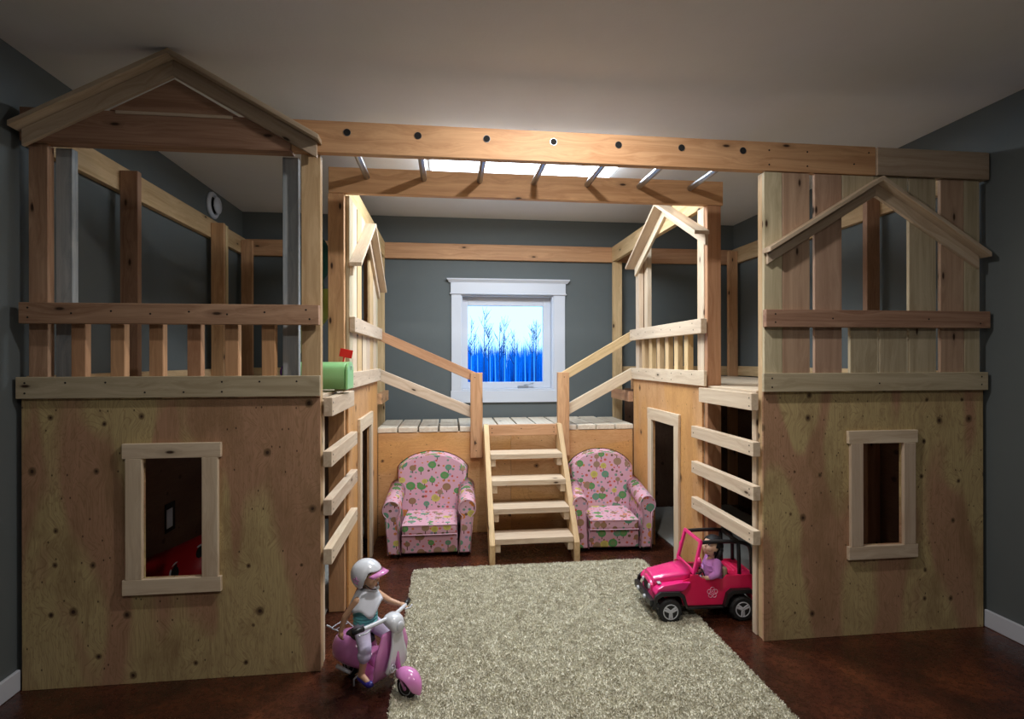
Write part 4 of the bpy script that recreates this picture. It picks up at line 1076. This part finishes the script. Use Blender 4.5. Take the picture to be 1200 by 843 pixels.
# interior
for s in (-1, 1):
    bm = bmesh.new(); box(bm, -.115, -.03, s * .055 - .042, s * .055 + .042, .083, .135, .012, 3); box(bm, -.140, -.112, s * .055 - .042, s * .055 + .042, .083, .265, .012, 3); mj('car_seat', bm, 'tan')
bm = bmesh.new(); box(bm, .018, .050, -.104, .104, .16, .238, .008, 2); mj('dashboard', bm, 'blackp')
sw = bmesh.new(); cc = V((-.015, .055, .225)); tube(sw, [cc + V((.30 * .028 * math.sin(a), .028 * math.cos(a), .95 * .028 * math.sin(a))) for a in [k * math.pi / 12 for k in range(24)]], .0035, 8, True); tube(sw, [cc, cc + V((.035, 0, -.012))], .005, 8); mj('steering_wheel', sw, 'blackp', smooth=True)
# flower decal: five looped petals
bm = bmesh.new()
for k in range(5):
    a0 = R(90 + 72 * k); pts = []
    for q in range(14):
        a = 2 * math.pi * q / 14; u = .012 + .011 * (1 + math.cos(a)) * .75; v_ = .0105 * math.sin(a)
        pts.append(V((-.045 + u * math.cos(a0) - v_ * math.sin(a0), HW + .0006, .142 + u * math.sin(a0) + v_ * math.cos(a0))))
    tube(bm, pts, .0018, 5, True)
tube(bm, [V((-.045 + .006 * math.cos(a), HW + .0006, .142 + .006 * math.sin(a))) for a in [q * math.pi / 6 for q in range(12)]], .0012, 5, True)
mj('flower_decal', bm, plain('pale_pink_print', (.85, .42, .58), .5))

J = dict(pelvis=V((-.075, .055, .180)), chest=V((-.078, .055, .262)))
for s, sg in (('l', 1), ('r', -1)):
    J['sh' + s] = V((-.078, .055 + sg * .048, .292)); J['hip' + s] = V((-.062, .055 + sg * .022, .166))
    J['kn' + s] = V((.004, .055 + sg * .026, .178)); J['an' + s] = V((.030, .055 + sg * .026, .112)); J['toe' + s] = V((.055, .055 + sg * .026, .100))
J['ell'] = V((-.062, .134, .246)); J['wrl'] = V((-.026, .126, .224)); J['hdl'] = V((.0, .110, .218)); J['sdl'] = V((0, .3, 1)); J['curll'] = V((.3, -1, 0))
J['elr'] = V((-.055, .000, .240)); J['wrr'] = V((-.035, .030, .225)); J['hdr'] = V((-.012, .040, .228)); J['sdr'] = V((0, 0, 1)); J['curlr'] = V((.3, .4, 0))
hM = T(-.070, .060, .366) @ Matrix.Rotation(R(22), 4, 'Z') @ Matrix.Rotation(R(-22), 4, 'Y') @ Matrix.Diagonal((1.0, 1.0, 1.0, 1))
dd, hp, rot = doll('driving_doll', jm.copy(), 'black-haired doll in purple top sitting at the wheel of the pink toy car', J, M['skin2'], headM=hM)
def mke(name, bm, m, smooth=True): return mk(name, bm, M[m], dd, W[dd.name].copy(), smooth)
bm = bmesh.new(); ball(bm, hp(-.004, 0, .011), .0560, (.95, .97, .98), 24, 16, rot)
inv = hM.inverted()
for v in [v for v in bm.verts if (inv @ v.co).x > .020 and (inv @ v.co).z < .028 and abs((inv @ v.co).y) < .045]: bm.verts.remove(v)
capsule(bm, hp(-.035, .015, -.01), hp(-.055, .02, -.095), .026, .016, 14); capsule(bm, hp(-.030, -.02, -.01), hp(-.045, -.02, -.08), .026, .016, 14)
capsule(bm, hp(-.015, .046, .0), hp(-.028, .040, -.065), .015, .012, 12)
mke('hair', bm, 'hairblack')
bm = bmesh.new(); capsule(bm, J['pelvis'] + V((0, 0, .01)), J['chest'], .046, .049, 18); ball(bm, J['chest'] + V((0, 0, .008)), .050, (.85, 1.12, .8), 20, 12)
for s in ('l', 'r'):
    capsule(bm, J['sh' + s], J['el' + s], .0235, .0195, 14); capsule(bm, J['el' + s], J['el' + s].lerp(J['wr' + s], .8), .0195, .0150, 14)
for k in range(4): tube(bm, [(J['chest'].x + .046 * math.cos(a), .055 + .050 * math.sin(a), .20 + k * .024 + .003 * math.sin(3 * a + k)) for a in [q * math.pi / 12 for q in range(24)]], .0035, 6, True)
o = mke('jumper', bm, 'purple'); remesh(o, .0028, 2); bake(o)
bm = bmesh.new(); ball(bm, J['pelvis'], .048, (.95, 1, .8))
for s in ('l', 'r'): capsule(bm, J['hip' + s], J['kn' + s], .030, .023, 14); capsule(bm, J['kn' + s], J['an' + s], .0225, .017, 14)
o = mke('trousers', bm, 'lilac'); remesh(o, .003, 2); bake(o)

# ------------------------------------------------------------------ mailbox on the left ladder deck
M['mint'] = plain('mint_green_metal', (.28, .58, .24), .35, coat=.2); M['red'] = plain('red_flag', (.72, .015, .012), .4)
mbx = empty('toy_mailbox', T(-.66, 2.80, 1.2245), 'mint green toy mailbox with red flag on the left ladder deck', 'mailbox')
def arch(w, h, n=14):
    pts = [(-w, 0), (w, 0)]
    for k in range(n + 1):
        a = math.pi * k / n; pts.append((w * math.cos(a) * (1 if True else 1), (h - w * .55) + w * .55 * math.sin(a)))
    return pts
bm = bmesh.new(); pts = [(y, z + .012) for y, z in arch(.078, .135)]
ra = [bm.verts.new((-.15, y, z)) for y, z in pts]; rb = [bm.verts.new((.150, y, z)) for y, z in pts]
for i in range(len(pts)): bm.faces.new((ra[i], ra[(i + 1) % len(pts)], rb[(i + 1) % len(pts)], rb[i]))
bm.faces.new(ra[::-1]); bm.faces.new(rb); bmesh.ops.bevel(bm, geom=[e for e in bm.edges if abs(e.verts[0].co.x - e.verts[1].co.x) < 1e-6], offset=.006, segments=3, affect='EDGES')
mk('body', bm, M['mint'], mbx).modifiers.new('wn', 'WEIGHTED_NORMAL')
bm = bmesh.new(); pts = [(y * 1.05, z * 1.03 + .010) for y, z in arch(.078, .135)]
ra = [bm.verts.new((.1505, y, z)) for y, z in pts]; rb = [bm.verts.new((.162, y, z)) for y, z in pts]
for i in range(len(pts)): bm.faces.new((ra[i], ra[(i + 1) % len(pts)], rb[(i + 1) % len(pts)], rb[i]))
bm.faces.new(ra[::-1]); bm.faces.new(rb); bmesh.ops.bevel(bm, geom=bm.edges[:], offset=.003, segments=2, affect='EDGES')
dr = mk('door', bm, M['mint'], mbx)
bm = bmesh.new(); tube(bm, [(.165, .006 * math.cos(a), .118 + .010 * math.sin(a)) for a in [k * math.pi / 6 for k in range(12)]], .002, 6, True); mk('latch', bm, M['alu'], dr, smooth=True)
bm = bmesh.new(); box(bm, .108, .116, .082, .086, .09, .19, .001, 1); box(bm, .085, .150, .0815, .0865, .172, .215, .001, 1)
bmesh.ops.transform(bm, matrix=Matrix.Translation((.11, 0, .16)) @ Matrix.Rotation(R(12), 4, 'Y') @ Matrix.Translation((-.11, 0, -.16)), verts=bm.verts[:])
mk('flag', bm, M['red'], mbx)
bm = bmesh.new(); box(bm, .09, .14, -.04, .05, 0, .0115, .001, 1); mk('foot_block', bm, M['tan'], mbx)

# ------------------------------------------------------------------ soft toy standing on the left loft
M['dgreen'] = plain('dark_green_plush', (.012, .075, .045), .95, bump=(180, .6, .004)); M['ygreen'] = plain('yellow_green_plush', (.30, .33, .06), .95, bump=(180, .6, .004)); M['vio'] = plain('violet_plush', (.12, .03, .25), .95)
pl_ = empty('soft_toy', T(-1.06, 4.3, 1.2245), 'tall dark green soft toy with yellow-green belly behind the left posts', 'soft toy')
bm = bmesh.new()
ball(bm, (0, 0, .94), .165, (.88, .8, 1.25), 24, 16); ball(bm, (-.02, .01, .70), .13, (.9, .8, 1.3), 24, 16); ball(bm, (-.07, .02, .45), .10, (.8, .8, 1.7)); ball(bm, (-.10, .02, .22), .085, (.8, .8, 1.5)); ball(bm, (.05, -.10, .98), .04, (1, 1.4, .8))
o = mk('body', bm, M['dgreen'], pl_, smooth=True); remesh(o, .014, 4); bake(o)
bm = bmesh.new(); tube(bm, smoothpath([(.13, -.03, .70), (.125, -.04, .58), (.06, -.05, .46), (-.05, -.06, .34), (-.12, -.05, .22), (-.13, -.04, .13)], 5), .055, 14); o = mk('belly', bm, M['ygreen'], pl_, smooth=True); remesh(o, .012, 4); bake(o)
for s in (-1, 1):
    bm = bmesh.new(); ball(bm, (s * .065 - .10, -.03, .066), .062, (.9, 1.2, 1.0), 18, 12); mk('foot', bm, M['vio'], pl_, smooth=True)

# ------------------------------------------------------------------ red ride-on behind the left window
rt = empty('ride_on_toy', T(-1.39, 3.05, .0), 'dark red toy with two silver-rimmed dark openings behind the left window opening', 'toy')
M['dred'] = plain('dark_red_plastic', (.35, .006, .012), .35)
bm = bmesh.new(); loft(bm, [[(x + .0, y, z) for x, y, z in [(px, w_ * math.cos(a), .012 + h_ * .5 + h_ * .5 * math.sin(a)) for a in [k * math.pi / 10 for k in range(20)]]] for px, w_, h_ in ((-.28, .05, .24), (-.26, .16, .30), (-.10, .20, .36), (.08, .20, .44), (.24, .16, .46), (.28, .05, .30))])
rb_ = mk('body', bm, M['dred'], rt, smooth=True)
for x_, z_, y_ in ((.020, .315, -.165), (.115, .385, -.125)):
    bm = bmesh.new(); m_ = Matrix.Translation((x_, y_, z_)) @ Matrix.Rotation(R(-35), 4, 'X')
    tube(bm, [m_ @ V((.026 * math.cos(a), 0, .046 * math.sin(a))) for a in [k * math.pi / 12 for k in range(24)]], .006, 8, True); rr_ = mk('rim', bm, M['silver'], rt, smooth=True)
    bm = bmesh.new(); ball(bm, (0, 0, 0), 1, (.024, .014, .044)); bmesh.ops.transform(bm, matrix=m_, verts=bm.verts[:]); mk('opening', bm, M['hole'], rr_, smooth=True)
